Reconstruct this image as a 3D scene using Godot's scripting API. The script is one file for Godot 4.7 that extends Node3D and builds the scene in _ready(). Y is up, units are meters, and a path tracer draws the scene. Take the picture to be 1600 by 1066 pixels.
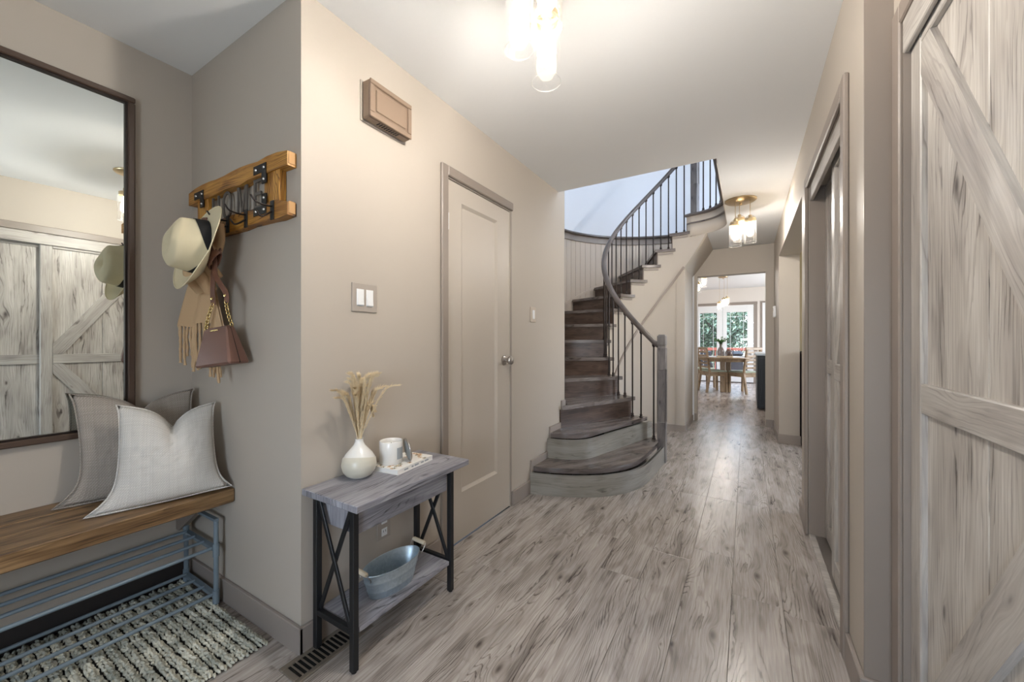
extends Node3D
# A house entry hall: alcove bench on the left, winding stair, hall to the dining room, barn-style closet doors on the right.
# x to the right across the hall, y up, -z down the hall; the camera stands at the origin.

const H := 2.44            # ceiling
const XL := -1.40          # left hall wall
const XA := -2.32          # alcove back wall
const ZS := -0.83          # alcove side wall
const XR := 0.315          # right hall wall
const XN := 0.38           # wall of the near closet
const ZF := -6.2           # far hall wall
const ZD := -12.4          # garden wall of the dining room
const R := 0.193           # stair riser
const SC := Vector2(-0.75, -4.65)   # stair centre (x, z)
var M := {}
var rng := RandomNumberGenerator.new()
var used := {}

# ------------------------------------------------------------------ mesh builder
class MB:
	var st := SurfaceTool.new()
	var off := Vector2.ZERO
	func _init():
		st.begin(Mesh.PRIMITIVE_TRIANGLES)
	func v(p: Vector3, uv: Vector2, g: int):
		st.set_smooth_group(g)
		st.set_uv(uv + off)
		st.add_vertex(p)
	func tri(a: Vector3, b: Vector3, c: Vector3, ua: Vector2, ub: Vector2, uc: Vector2, hint: Vector3, g: int = -1):
		v(a, ua, g)
		if (b - a).cross(c - a).dot(hint) > 0.0:
			v(c, uc, g)
			v(b, ub, g)
		else:
			v(b, ub, g)
			v(c, uc, g)
	func quad(a: Vector3, b: Vector3, c: Vector3, d: Vector3, ua: Vector2, ub: Vector2, uc: Vector2, ud: Vector2, hint: Vector3, g: int = -1):
		tri(a, b, c, ua, ub, uc, hint, g)
		tri(a, c, d, ua, uc, ud, hint, g)
	static func planar(p: Vector3, n: int, grain: int) -> Vector2:
		# v runs along the grain, u across it, in metres
		if n == grain:
			var q := [(grain + 1) % 3, (grain + 2) % 3]
			return Vector2(p[q[0]], p[q[1]])
		return Vector2(p[3 - n - grain], p[grain])
	func box(c: Vector3, s: Vector3, bev := 0.0, xf := Transform3D(), grain := 1, warp = null):
		var h := s * 0.5
		bev = minf(bev, minf(h.x, minf(h.y, h.z)) * 0.98)
		var pt := {}
		for i in 8:
			var sg := Vector3(1 if i & 1 else -1, 1 if i & 2 else -1, 1 if i & 4 else -1)
			for n in 3:
				var p := Vector3(sg.x * (h.x - (0.0 if n == 0 else bev)), sg.y * (h.y - (0.0 if n == 1 else bev)), sg.z * (h.z - (0.0 if n == 2 else bev)))
				pt[i * 3 + n] = p
		var P := func(k: int) -> Vector3:
			var q: Vector3 = pt[k] + c
			if warp != null:
				q = warp.call(q)
			return xf * q
		var U := func(k: int, n: int) -> Vector2:
			return planar(pt[k] + h, n, grain)
		var mid: Vector3 = xf * (c if warp == null else warp.call(c))
		for n in 3:
			var b1 := 1 << ((n + 1) % 3)
			var b2 := 1 << ((n + 2) % 3)
			for sgn in 2:
				var i0 := (1 << n) if sgn else 0
				var k := [(i0) * 3 + n, (i0 | b1) * 3 + n, (i0 | b1 | b2) * 3 + n, (i0 | b2) * 3 + n]
				var q0: Vector3 = P.call(k[0])
				var q2: Vector3 = P.call(k[2])
				quad(q0, P.call(k[1]), q2, P.call(k[3]), U.call(k[0], n), U.call(k[1], n), U.call(k[2], n), U.call(k[3], n), (q0 + q2) * 0.5 - mid)
		if bev <= 0.0:
			return
		for n in 3:      # edges along axis n
			var a := (n + 1) % 3
			var b := (n + 2) % 3
			for s1 in 2:
				for s2 in 2:
					var i0 := ((1 << a) if s1 else 0) | ((1 << b) if s2 else 0)
					var i1 := i0 | (1 << n)
					var k := [i0 * 3 + a, i1 * 3 + a, i1 * 3 + b, i0 * 3 + b]
					var q0: Vector3 = P.call(k[0])
					var q2: Vector3 = P.call(k[2])
					quad(q0, P.call(k[1]), q2, P.call(k[3]), U.call(k[0], a), U.call(k[1], a), U.call(k[2], a), U.call(k[3], a), (q0 + q2) * 0.5 - mid)
		for i in 8:
			var q: Vector3 = P.call(i * 3)
			tri(q, P.call(i * 3 + 1), P.call(i * 3 + 2), U.call(i * 3, 0), U.call(i * 3 + 1, 0), U.call(i * 3 + 2, 0), q - mid)
	func bb(x0: float, x1: float, y0: float, y1: float, z0: float, z1: float, bev := 0.0, grain := 1):
		box(Vector3(x0 + x1, y0 + y1, z0 + z1) * 0.5, Vector3(absf(x1 - x0), absf(y1 - y0), absf(z1 - z0)), bev, Transform3D(), grain)
	func plate(pts: PackedVector2Array, d0: float, d1: float, xf := Transform3D(), gdir := Vector2(0, 1), smooth := false):
		# polygon in the local xy plane, extruded from z = d0 to d1
		var idx := Geometry2D.triangulate_polygon(pts)
		var across := Vector2(gdir.y, -gdir.x)
		var least := Vector2(1e9, 1e9)
		for p in pts:
			least = least.min(Vector2(p.dot(across), p.dot(gdir)))
		var lo := minf(d0, d1)
		var hi := maxf(d0, d1)
		for k in range(0, idx.size(), 3):
			for e in 2:
				var w := hi if e else lo
				var q := []
				var u := []
				for j in 3:
					var p := pts[idx[k + j]]
					q.append(xf * Vector3(p.x, p.y, w))
					u.append(Vector2(p.dot(across), p.dot(gdir)) - least)
				tri(q[0], q[1], q[2], u[0], u[1], u[2], xf.basis * Vector3(0, 0, 1 if e else -1))
		var area := 0.0
		for i in pts.size():
			area += pts[i].cross(pts[(i + 1) % pts.size()])
		var run := 0.0
		for i in pts.size():
			var a := pts[i]
			var b := pts[(i + 1) % pts.size()]
			var n := Vector2(b.y - a.y, a.x - b.x) * signf(area)
			var l := a.distance_to(b)
			quad(xf * Vector3(a.x, a.y, lo), xf * Vector3(b.x, b.y, lo), xf * Vector3(b.x, b.y, hi), xf * Vector3(a.x, a.y, hi), Vector2(0, run), Vector2(0, run + l), Vector2(hi - lo, run + l), Vector2(hi - lo, run), xf.basis * Vector3(n.x, n.y, 0), 2 if smooth else -1)
			run += l
	func slab(pts: PackedVector2Array, y0: float, y1: float, gdir := Vector2(0, 1), smooth := false):
		plate(pts, y0, y1, Transform3D(Basis(Vector3(1, 0, 0), Vector3(0, 0, 1), Vector3(0, 1, 0)), Vector3.ZERO), gdir, smooth)
	func lathe(prof: PackedVector2Array, n: int, xf := Transform3D(), crease := 50.0):
		var g := 1
		var last := Vector2.ZERO
		var len := 0.0
		var area := 0.0
		for i in prof.size() - 1:
			area += (prof[i].x + prof[i + 1].x) * (prof[i + 1].y - prof[i].y)
		for i in prof.size() - 1:
			var d := prof[i + 1] - prof[i]
			if d.length() < 1e-7:
				continue
			if last != Vector2.ZERO and absf(rad_to_deg(last.angle_to(d))) > crease:
				g += 1
			last = d
			for k in n:
				var a := TAU * k / n
				var b := TAU * (k + 1) / n
				var p := func(r: Vector2, t: float) -> Vector3: return xf * Vector3(r.x * cos(t), r.y, r.x * sin(t))
				var nn := Vector2(d.y, -d.x)
				var m := (a + b) * 0.5
				var hint: Vector3 = xf.basis * Vector3(nn.x * cos(m), nn.y, nn.x * sin(m))
				if area < 0.0:
					hint = -hint
				var u0 := a / TAU
				var u1 := b / TAU
				if prof[i].x < 1e-6:
					tri(p.call(prof[i], a), p.call(prof[i + 1], a), p.call(prof[i + 1], b), Vector2(u0, len), Vector2(u0, len + d.length()), Vector2(u1, len + d.length()), hint, g)
				elif prof[i + 1].x < 1e-6:
					tri(p.call(prof[i], a), p.call(prof[i + 1], a), p.call(prof[i], b), Vector2(u0, len), Vector2(u0, len + d.length()), Vector2(u1, len), hint, g)
				else:
					quad(p.call(prof[i], a), p.call(prof[i + 1], a), p.call(prof[i + 1], b), p.call(prof[i], b), Vector2(u0, len), Vector2(u0, len + d.length()), Vector2(u1, len + d.length()), Vector2(u1, len), hint, g)
			len += d.length()
	func sweep(path: PackedVector3Array, prof: PackedVector2Array, up := Vector3.UP, smooth := true, closed := false, caps := true, scale = null):
		# prof: closed outline; x to the side, y along up. up = ZERO: parallel transport
		var n := path.size()
		var rings := []
		var lens := [0.0]
		var side := Vector3.ZERO
		for i in n:
			var t: Vector3
			if closed:
				t = (path[(i + 1) % n] - path[(i + n - 1) % n]).normalized()
			else:
				t = (path[mini(i + 1, n - 1)] - path[maxi(i - 1, 0)]).normalized()
			var s: Vector3
			if up != Vector3.ZERO:
				s = t.cross(up).normalized()
			elif i == 0:
				s = t.cross(Vector3.UP if absf(t.y) < 0.9 else Vector3.RIGHT).normalized()
			else:
				s = (side - t * side.dot(t)).normalized()
			side = s
			var u := s.cross(t).normalized()
			var k := 1.0 if scale == null else float(scale[i])
			var ring := PackedVector3Array()
			for p in prof:
				ring.append(path[i] + s * p.x * k + u * p.y * k)
			rings.append(ring)
			if i:
				lens.append(lens[i - 1] + path[i].distance_to(path[i - 1]))
		if closed:
			lens.append(lens[n - 1] + path[0].distance_to(path[n - 1]))
		var m := prof.size()
		var per := [0.0]
		for j in m:
			per.append(per[j] + prof[j].distance_to(prof[(j + 1) % m]))
		for i in (n if closed else n - 1):
			var a: PackedVector3Array = rings[i]
			var b: PackedVector3Array = rings[(i + 1) % n]
			var mid := (path[i] + path[(i + 1) % n]) * 0.5
			for j in m:
				var j1 := (j + 1) % m
				quad(a[j], b[j], b[j1], a[j1], Vector2(per[j], lens[i]), Vector2(per[j], lens[i + 1]), Vector2(per[j + 1], lens[i + 1]), Vector2(per[j + 1], lens[i]), (a[j] + b[j1]) * 0.5 - mid, 1 if smooth else -1)
		if not closed and caps:
			for e in 2:
				var r: PackedVector3Array = rings[n - 1] if e else rings[0]
				var hint := (path[n - 1] - path[n - 2]) if e else (path[0] - path[1])
				var c := path[n - 1] if e else path[0]
				for j in m:
					tri(c, r[j], r[(j + 1) % m], Vector2.ZERO, prof[j], prof[(j + 1) % m], hint)
	func tube(path: PackedVector3Array, r: float, n := 8, scale = null, closed := false):
		var prof := PackedVector2Array()
		for k in n:
			prof.append(Vector2(cos(TAU * k / n), sin(TAU * k / n)) * r)
		sweep(path, prof, Vector3.ZERO, true, closed, true, scale)
	func bar(a: Vector3, b: Vector3, w: float, d: float, up := Vector3.UP, bev := 0.0015):
		# a square-cut bar from a to b, w across, d along up
		var t := (b - a).normalized()
		var s := t.cross(up).normalized()
		var u := s.cross(t).normalized()
		box(Vector3.ZERO, Vector3(w, a.distance_to(b), d), bev, Transform3D(Basis(s, t, u), (a + b) * 0.5))
	func patch(nu: int, nv: int, f: Callable, inv := false, uvs := Vector2.ONE, g := 1):
		var pts := []
		for i in nu + 1:
			var row := PackedVector3Array()
			for j in nv + 1:
				row.append(f.call(float(i) / nu, float(j) / nv))
			pts.append(row)
		for i in nu:
			for j in nv:
				var q: Array = [pts[i][j], pts[i + 1][j], pts[i + 1][j + 1], pts[i][j + 1]]
				var u: Array = [Vector2(i, j), Vector2(i + 1, j), Vector2(i + 1, j + 1), Vector2(i, j + 1)]
				for k in 4:
					u[k] = u[k] / Vector2(nu, nv) * uvs
				if inv:
					for k in [0, 3, 2, 0, 2, 1]:
						v(q[k], u[k], g)
				else:
					for k in [0, 1, 2, 0, 2, 3]:
						v(q[k], u[k], g)
	func mesh() -> ArrayMesh:
		st.generate_normals()
		st.index()
		return st.commit()

# ------------------------------------------------------------------ scene helpers
func numbered(called: String) -> String:
	if not used.has(called):
		used[called] = 0
		return called
	used[called] += 1
	return "%s_%03d" % [called, used[called]]

func tag(o: Node3D, label: String, category: String, group := "", kind := "") -> Node3D:
	o.set_meta("label", label)
	o.set_meta("category", category)
	if group:
		o.set_meta("group", group)
	if kind:
		o.set_meta("kind", kind)
	return o

func thing(called: String, label: String, category: String, at := Vector3.ZERO, turn := 0.0, group := "", kind := "") -> Node3D:
	var o := Node3D.new()
	o.name = numbered(called)
	add_child(o)
	o.position = at
	o.rotation.y = turn
	return tag(o, label, category, group, kind)

func put(called: String, m: Mesh, mat: Material, parent: Node3D = null, at := Vector3.ZERO) -> MeshInstance3D:
	var o := MeshInstance3D.new()
	o.mesh = m
	o.material_override = mat
	if parent == null:
		o.name = numbered(called)
		add_child(o)
	else:
		o.name = called
		parent.add_child(o, true)
	o.position = at
	return o

func obj(called: String, mb: MB, mat: Material, parent: Node3D = null) -> MeshInstance3D:
	# geometry in the parent's own axes
	return put(called, mb.mesh(), mat, parent)

func wobj(called: String, mb: MB, mat: Material, parent: Node3D) -> MeshInstance3D:
	# geometry given in world axes, parent only moved, not turned
	return put(called, mb.mesh(), mat, parent, -parent.position)

func struct(called: String, mb: MB, mat: Material, label: String, category: String) -> MeshInstance3D:
	var o := obj(called, mb, mat)
	tag(o, label, category, "", "structure")
	return o

func boxm(c: Vector3, s: Vector3, bev := 0.0, grain := 1, off := Vector2.ZERO) -> MB:
	var b := MB.new()
	b.off = off
	b.box(c, s, bev, Transform3D(), grain)
	return b

func bbm(x0: float, x1: float, y0: float, y1: float, z0: float, z1: float, bev := 0.0, grain := 1, off := Vector2.ZERO) -> MB:
	var b := MB.new()
	b.off = off
	b.bb(x0, x1, y0, y1, z0, z1, bev, grain)
	return b

func roff(u := 0.7, v := 0.3) -> Vector2:
	return Vector2(rng.randf() * u + 3.6, rng.randf() * v + 4.4)

func basis_to(y_axis: Vector3, x_hint := Vector3.RIGHT) -> Basis:
	var y := y_axis.normalized()
	var z := x_hint.cross(y).normalized()
	return Basis(y.cross(z).normalized(), y, z)

func curve_pts(keys: Array, n: int) -> PackedVector3Array:
	# Catmull-Rom through the keys
	var out := PackedVector3Array()
	for i in keys.size() - 1:
		var p0: Vector3 = keys[maxi(i - 1, 0)]
		var p1: Vector3 = keys[i]
		var p2: Vector3 = keys[i + 1]
		var p3: Vector3 = keys[mini(i + 2, keys.size() - 1)]
		for k in n:
			out.append(p1.cubic_interpolate(p2, p0, p3, float(k) / n))
	out.append(keys[-1])
	return out

func rect(w: float, h: float, c := 0.0) -> PackedVector2Array:
	if c <= 0.0:
		return PackedVector2Array([Vector2(-w, -h) / 2, Vector2(w, -h) / 2, Vector2(w, h) / 2, Vector2(-w, h) / 2])
	var a := w / 2
	var b := h / 2
	return PackedVector2Array([Vector2(-a + c, -b), Vector2(a - c, -b), Vector2(a, -b + c), Vector2(a, b - c), Vector2(a - c, b), Vector2(-a + c, b), Vector2(-a, b - c), Vector2(-a, -b + c)])

# ------------------------------------------------------------------ materials
func noise(f: float, s: int, oct := 3) -> FastNoiseLite:
	var n := FastNoiseLite.new()
	n.noise_type = FastNoiseLite.TYPE_SIMPLEX_SMOOTH
	n.frequency = f
	n.seed = s
	n.fractal_octaves = oct
	return n

# Grain of a flat-sawn board surface, wm x hm metres, as values 0 (dark) to 1 (light).
func wood_field(w: int, h: int, wm: float, hm: float, s: int, ringf: float, cathedral: float, nknots: int, streak: float, lines: float, smud: float) -> PackedFloat32Array:
	var na := noise(1.0, s, 2)
	var nb := noise(1.0, s + 1, 2)
	var nc := noise(1.0, s + 2, 2)
	var nd := noise(1.0, s + 3, 1)
	var r := RandomNumberGenerator.new()
	r.seed = s
	var kn := []
	for k in nknots:
		kn.append([r.randf() * wm, r.randf() * hm, r.randf_range(0.010, 0.028)])
	var out := PackedFloat32Array()
	out.resize(w * h)
	for j in h:
		var y := hm * j / h
		var near := []
		for k in kn:
			if absf(y - k[1]) < k[2] * 12.0:
				near.append(k)
		for i in w:
			var x := wm * i / w
			var xx := x
			var kd := 0.0
			for k in near:
				var dx: float = x - k[0]
				var dy: float = (y - k[1]) * 0.38
				var kr: float = k[2]
				var q := (dx * dx + dy * dy) / (kr * kr)
				if q < 9.0:
					var e := exp(-q * 0.55)
					xx -= dx * e * 0.92
					xx += e * kr * 0.9
					kd = maxf(kd, exp(-q * 5.0))
			var ring := xx * ringf + na.get_noise_2d(xx * 2.6, y * 0.55) * cathedral + nb.get_noise_2d(xx * 16.0, y * 2.4) * 0.7 + nb.get_noise_2d(xx * 60.0 + 5.0, y * 14.0) * 0.16
			var f := ring - floorf(ring)
			# a thin dark late-wood line on each ring, fading in and out along the board
			var late := smoothstep(0.62, 0.9, f) * (1.0 - smoothstep(0.93, 1.0, f))
			var fade := clampf(0.35 + nd.get_noise_2d(xx * 14.0, y * 1.9 + 30.0) * 1.5, 0.0, 1.0)
			var fine := nc.get_noise_2d(xx * 300.0, y * 8.0)
			var fibre := nb.get_noise_2d(xx * 90.0 + 3.0, y * 3.2 + 7.0)
			var big := nd.get_noise_2d(xx * 9.0 + 40.0, y * 1.6)
			var smudge := smoothstep(0.12, 0.6, na.get_noise_2d(xx * 13.0 + 9.0, y * 3.4 + 60.0)) * (0.6 + 0.8 * fine)
			var val := 0.72 - late * (0.06 + lines * fade) + fine * 0.16 + fibre * 0.20 + big * streak - smudge * smud - kd * 0.5
			out[j * w + i] = clampf(val, 0.0, 1.0)
	return out

func wood_tex(field: PackedFloat32Array, w: int, h: int, stops: Array) -> ImageTexture:
	# stops: [value, Color] in rising order
	var lut := PackedByteArray()
	for i in 256:
		var t := i / 255.0
		var c: Color = stops[0][1]
		for k in stops.size() - 1:
			if t >= stops[k][0]:
				c = (stops[k][1] as Color).lerp(stops[k + 1][1], clampf((t - stops[k][0]) / (stops[k + 1][0] - stops[k][0]), 0, 1))
		lut.append_array(PackedByteArray([c.r8, c.g8, c.b8]))
	var data := PackedByteArray()
	data.resize(w * h * 3)
	var o := 0
	for i in w * h:
		var k := int(field[i] * 255.0) * 3
		data[o] = lut[k]
		data[o + 1] = lut[k + 1]
		data[o + 2] = lut[k + 2]
		o += 3
	return ImageTexture.create_from_image(Image.create_from_data(w, h, false, Image.FORMAT_RGB8, data))

func plain(name_: String, c: Color, rough := 0.6, metal := 0.0, spec := 0.5) -> StandardMaterial3D:
	var m := StandardMaterial3D.new()
	m.resource_name = name_
	m.albedo_color = c
	m.roughness = rough
	m.metallic = metal
	m.metallic_specular = spec
	M[name_] = m
	return m

func wooden(name_: String, tex: Texture2D, wm: float, hm: float, rough: float, bump := 0.0, spec := 0.5) -> StandardMaterial3D:
	var m := plain(name_, Color.WHITE, rough, 0.0, spec)
	m.albedo_texture = tex
	m.uv1_scale = Vector3(1.0 / wm, 1.0 / hm, 1)
	if bump > 0.0:
		m.heightmap_enabled = true
		m.heightmap_texture = tex
		m.heightmap_scale = bump
	return m

func bumpy(m: StandardMaterial3D, tex: Texture2D, per_m: float, amount: float, triplanar := true):
	m.heightmap_enabled = true
	m.heightmap_texture = tex
	m.heightmap_scale = amount
	if triplanar:
		m.uv1_triplanar = true
		m.uv1_world_triplanar = true
	m.uv1_scale = Vector3.ONE * per_m

func weave_image(n: int, cells: int, s: int, slub: float) -> ImageTexture:
	var r := RandomNumberGenerator.new()
	r.seed = s
	var rows := []
	for i in cells:
		rows.append([r.randf_range(1.0 - slub, 1.0), r.randf_range(1.0 - slub, 1.0)])
	var im := Image.create(n, n, false, Image.FORMAT_L8)
	for j in n:
		for i in n:
			var u := float(i) / n * cells
			var v := float(j) / n * cells
			var over := (int(u) + int(v)) % 2 == 0
			var a := sin(fposmod(u, 1.0) * PI)
			var b := sin(fposmod(v, 1.0) * PI)
			var val: float = (a * 0.8 + 0.2) * rows[int(u)][0] if over else (b * 0.8 + 0.2) * rows[int(v)][1]
			im.set_pixel(i, j, Color(val, val, val))
	return ImageTexture.create_from_image(im)

func tinted(src: ImageTexture, lo: Color, hi: Color) -> ImageTexture:
	var a := src.get_image()
	var im := Image.create(a.get_width(), a.get_height(), false, Image.FORMAT_RGB8)
	for j in a.get_height():
		for i in a.get_width():
			im.set_pixel(i, j, lo.lerp(hi, a.get_pixel(i, j).r))
	return ImageTexture.create_from_image(im)

func glow(name_: String, c: Color, e: float) -> StandardMaterial3D:
	var m := plain(name_, c, 0.4)
	m.emission_enabled = true
	m.emission = c
	m.emission_energy_multiplier = e
	return m

func glass(name_: String, c: Color, a: float) -> StandardMaterial3D:
	var m := plain(name_, Color(c.r, c.g, c.b, a), 0.02)
	m.transparency = BaseMaterial3D.TRANSPARENCY_ALPHA
	m.cull_mode = BaseMaterial3D.CULL_DISABLED
	return m

func make_materials():
	plain("wall", Color(0.715, 0.678, 0.632), 0.55, 0.0, 0.4)
	plain("trim", Color(0.55, 0.505, 0.468), 0.42)
	plain("base", Color(0.58, 0.54, 0.51), 0.5)
	plain("shade_base", Color(0.17, 0.15, 0.145), 0.6)  # baseboard colour darkened to carry the shade under the bench
	plain("door", Color(0.725, 0.688, 0.642), 0.45)
	plain("ceiling", Color(0.91, 0.91, 0.905), 0.8, 0.0, 0.2)
	plain("upper", Color(0.87, 0.88, 0.90), 0.7, 0.0, 0.2)
	plain("bead", Color(0.755, 0.70, 0.64), 0.5)
	plain("dining_wall", Color(0.86, 0.83, 0.80), 0.7, 0.0, 0.2)
	plain("side_wall", Color(0.70, 0.64, 0.52), 0.7)
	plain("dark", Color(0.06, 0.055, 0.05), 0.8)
	plain("white", Color(0.90, 0.90, 0.90), 0.4)
	plain("plate", Color(0.66, 0.62, 0.58), 0.4)
	plain("black_metal", Color(0.085, 0.09, 0.10), 0.5)
	plain("iron", Color(0.19, 0.18, 0.175), 0.5, 0.4)
	plain("letter_metal", Color(0.40, 0.37, 0.345), 0.5, 0.2)
	plain("chime", Color(0.52, 0.44, 0.37), 0.5)
	plain("bronze", Color(0.17, 0.135, 0.12), 0.42, 0.5)
	plain("brown_frame", Color(0.30, 0.23, 0.185), 0.45)
	plain("rack_paint", Color(0.46, 0.515, 0.555), 0.38)
	plain("nickel", Color(0.72, 0.70, 0.68), 0.28, 1.0)
	plain("brass", Color(0.78, 0.70, 0.56), 0.3, 1.0)
	plain("gold", Color(0.86, 0.76, 0.52), 0.25, 1.0)
	plain("mirror", Color(0.93, 0.95, 0.94), 0.005, 1.0)
	glass("jar_glass", Color(1, 1, 1), 0.002)
	glass("jar_glass_milky", Color(1, 1, 1), 0.010)  # slightly whiter than the clear jar glass
	glass("jar_rim", Color(1, 1, 1), 0.10)
	glass("pane", Color(1, 1, 1), 0.02).metallic_specular = 0.15
	plain("galvanised", Color(0.66, 0.72, 0.76), 0.42, 0.75)
	plain("handle_wood", Color(0.86, 0.80, 0.70), 0.6)
	plain("ceramic", Color(0.90, 0.89, 0.87), 0.22)
	plain("ceramic_glaze", Color(0.80, 0.78, 0.72), 0.3)
	plain("leather", Color(0.46, 0.33, 0.28), 0.45)
	plain("tan_leather", Color(0.44, 0.30, 0.24), 0.5)
	plain("scarf", Color(0.78, 0.66, 0.52), 0.9, 0.0, 0.2)
	plain("straw", Color(0.88, 0.83, 0.70), 0.75, 0.0, 0.3)
	plain("black_band", Color(0.035, 0.035, 0.05), 0.8)
	plain("dried", Color(0.92, 0.85, 0.72), 0.85, 0.0, 0.2)
	plain("paper", Color(0.92, 0.91, 0.89), 0.6)
	plain("label_grey", Color(0.62, 0.64, 0.65), 0.5)
	plain("vent_metal", Color(0.58, 0.54, 0.49), 0.35, 0.6)
	plain("leaf", Color(0.20, 0.34, 0.16), 0.6)
	plain("bark", Color(0.30, 0.24, 0.19), 0.9)
	plain("redwood", Color(0.58, 0.30, 0.22), 0.7)
	plain("lawn", Color(0.28, 0.38, 0.18), 0.9)
	plain("grill_black", Color(0.07, 0.08, 0.10), 0.5)
	plain("counter", Color(0.78, 0.82, 0.85), 0.25)
	plain("island_black", Color(0.06, 0.075, 0.10), 0.4)
	plain("cushion", Color(0.66, 0.68, 0.60), 0.9)
	glass("amber", Color(0.35, 0.22, 0.08), 0.62)
	glow("bulb", Color(1.0, 0.93, 0.82), 9.0)
	M.leaf.backlight_enabled = true
	M.leaf.backlight = Color(0.25, 0.38, 0.14)
	for k in ["scarf", "straw", "dried", "paper", "leaf"]:
		M[k].cull_mode = BaseMaterial3D.CULL_DISABLED
	# woods
	var w := 1024
	var h := 1024
	var fa := wood_field(w, h, 0.9, 2.2, 11, 60.0, 4.0, 16, 0.24, 0.28, 0.34)      # straight grain with knots
	var fb := wood_field(w, h, 0.9, 2.2, 23, 58.0, 14.0, 14, 0.18, 0.36, 0.36)     # wild cathedral grain
	var C := func(r: int, g: int, b: int) -> Color: return Color8(r, g, b)
	M["barn_tex"] = wood_tex(fa, w, h, [[0.0, C.call(76, 70, 66)], [0.25, C.call(128, 121, 115)], [0.5, C.call(170, 163, 156)], [0.72, C.call(186, 180, 172)], [1.0, C.call(208, 203, 196)]])
	wooden("barn", M.barn_tex, 0.9, 2.2, 0.42, 0.06)
	wooden("barn_trim", wood_tex(fa, w, h, [[0.0, C.call(112, 105, 100)], [0.35, C.call(154, 147, 141)], [0.7, C.call(176, 170, 163)], [1.0, C.call(194, 189, 182)]]), 0.9, 2.2, 0.42, 0.05)
	wooden("floor", wood_tex(fb, w, h, [[0.0, C.call(64, 57, 53)], [0.25, C.call(108, 99, 93)], [0.5, C.call(144, 135, 128)], [0.72, C.call(166, 157, 150)], [1.0, C.call(190, 182, 175)]]), 0.9, 2.2, 0.27, 0.02)
	wooden("floor_warm", wood_tex(fa, w, h, [[0.0, C.call(70, 58, 51)], [0.3, C.call(120, 105, 96)], [0.55, C.call(152, 138, 128)], [1.0, C.call(192, 180, 170)]]), 0.9, 2.2, 0.27, 0.02)
	wooden("bench", wood_tex(fa, w, h, [[0.0, C.call(28, 18, 11)], [0.3, C.call(68, 48, 30)], [0.55, C.call(102, 76, 48)], [1.0, C.call(152, 122, 86)]]), 0.9, 2.2, 0.38, 0.06)
	wooden("rack_wood", wood_tex(fb, w, h, [[0.0, C.call(34, 18, 6)], [0.3, C.call(88, 52, 16)], [0.55, C.call(152, 100, 36)], [1.0, C.call(206, 154, 74)]]), 0.9, 2.2, 0.45, 0.06)
	plain("end_grain", Color8(186, 144, 96), 0.8)
	wooden("console", wood_tex(fb, w, h, [[0.0, C.call(58, 57, 62)], [0.3, C.call(98, 97, 103)], [0.55, C.call(132, 131, 138)], [1.0, C.call(176, 175, 181)]]), 0.9, 2.2, 0.42, 0.03)
	wooden("stair", wood_tex(fa, w, h, [[0.0, C.call(48, 42, 40)], [0.4, C.call(86, 77, 73)], [0.7, C.call(108, 99, 95)], [1.0, C.call(132, 124, 119)]]), 0.9, 2.2, 0.26, 0.02)
	wooden("stair_riser", wood_tex(fa, w, h, [[0.0, C.call(34, 25, 21)], [0.4, C.call(62, 47, 40)], [0.7, C.call(80, 63, 54)], [1.0, C.call(104, 86, 75)]]), 0.9, 2.2, 0.3, 0.02)
	wooden("stair_lit", wood_tex(fa, w, h, [[0.0, C.call(96, 91, 84)], [0.5, C.call(134, 129, 120)], [1.0, C.call(156, 151, 142)]]), 0.9, 2.2, 0.35, 0.02)  # lighter copy of the stair wood, light on the bottom risers painted in
	wooden("newel", wood_tex(fa, w, h, [[0.0, C.call(70, 66, 66)], [0.5, C.call(108, 102, 100)], [1.0, C.call(134, 128, 124)]]), 0.9, 2.2, 0.35, 0.02)
	wooden("rail", wood_tex(fa, w, h, [[0.0, C.call(56, 50, 48)], [0.5, C.call(92, 84, 80)], [1.0, C.call(118, 110, 106)]]), 0.9, 2.2, 0.28, 0.01)
	wooden("dining_wood", wood_tex(fa, w, h, [[0.0, C.call(74, 58, 42)], [0.5, C.call(134, 110, 82)], [1.0, C.call(166, 142, 112)]]), 0.9, 2.2, 0.4)
	# cloth
	var weave := weave_image(256, 64, 5, 0.35)
	for k in [["linen_light", Color(0.69, 0.675, 0.655), Color(0.87, 0.855, 0.83)], ["linen_grey", Color(0.50, 0.47, 0.44), Color(0.70, 0.665, 0.63)]]:
		var m := plain(k[0], Color.WHITE, 0.95, 0.0, 0.2)
		m.albedo_texture = tinted(weave, k[1], k[2])
		m.heightmap_enabled = true
		m.heightmap_texture = weave
		m.heightmap_scale = 0.08
		m.uv1_scale = Vector3(2.6, 2.6, 1)
	for k in ["straw", "scarf"]:
		M[k].heightmap_enabled = true
		M[k].heightmap_texture = weave
		M[k].heightmap_scale = 0.06
		M[k].uv1_scale = Vector3(3, 3, 1)
	var grainy := NoiseTexture2D.new()
	grainy.width = 256
	grainy.height = 256
	grainy.seamless = true
	grainy.noise = noise(0.06, 4, 3)
	M["grainy"] = grainy
	bumpy(M.leather, grainy, 6.0, 0.02)
	bumpy(M.wall, grainy, 1.6, 0.012)
	bumpy(M.ceiling, grainy, 1.6, 0.02)
	# galvanised spangle
	var sp := NoiseTexture2D.new()
	sp.width = 256
	sp.height = 256
	sp.seamless = true
	var cn := FastNoiseLite.new()
	cn.noise_type = FastNoiseLite.TYPE_CELLULAR
	cn.cellular_return_type = FastNoiseLite.RETURN_CELL_VALUE
	cn.frequency = 0.06
	sp.noise = cn
	var ramp := Gradient.new()
	ramp.set_color(0, Color(0.72, 0.77, 0.80))
	ramp.set_color(1, Color(0.86, 0.89, 0.91))
	sp.color_ramp = ramp
	M.galvanised.albedo_texture = sp
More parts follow.
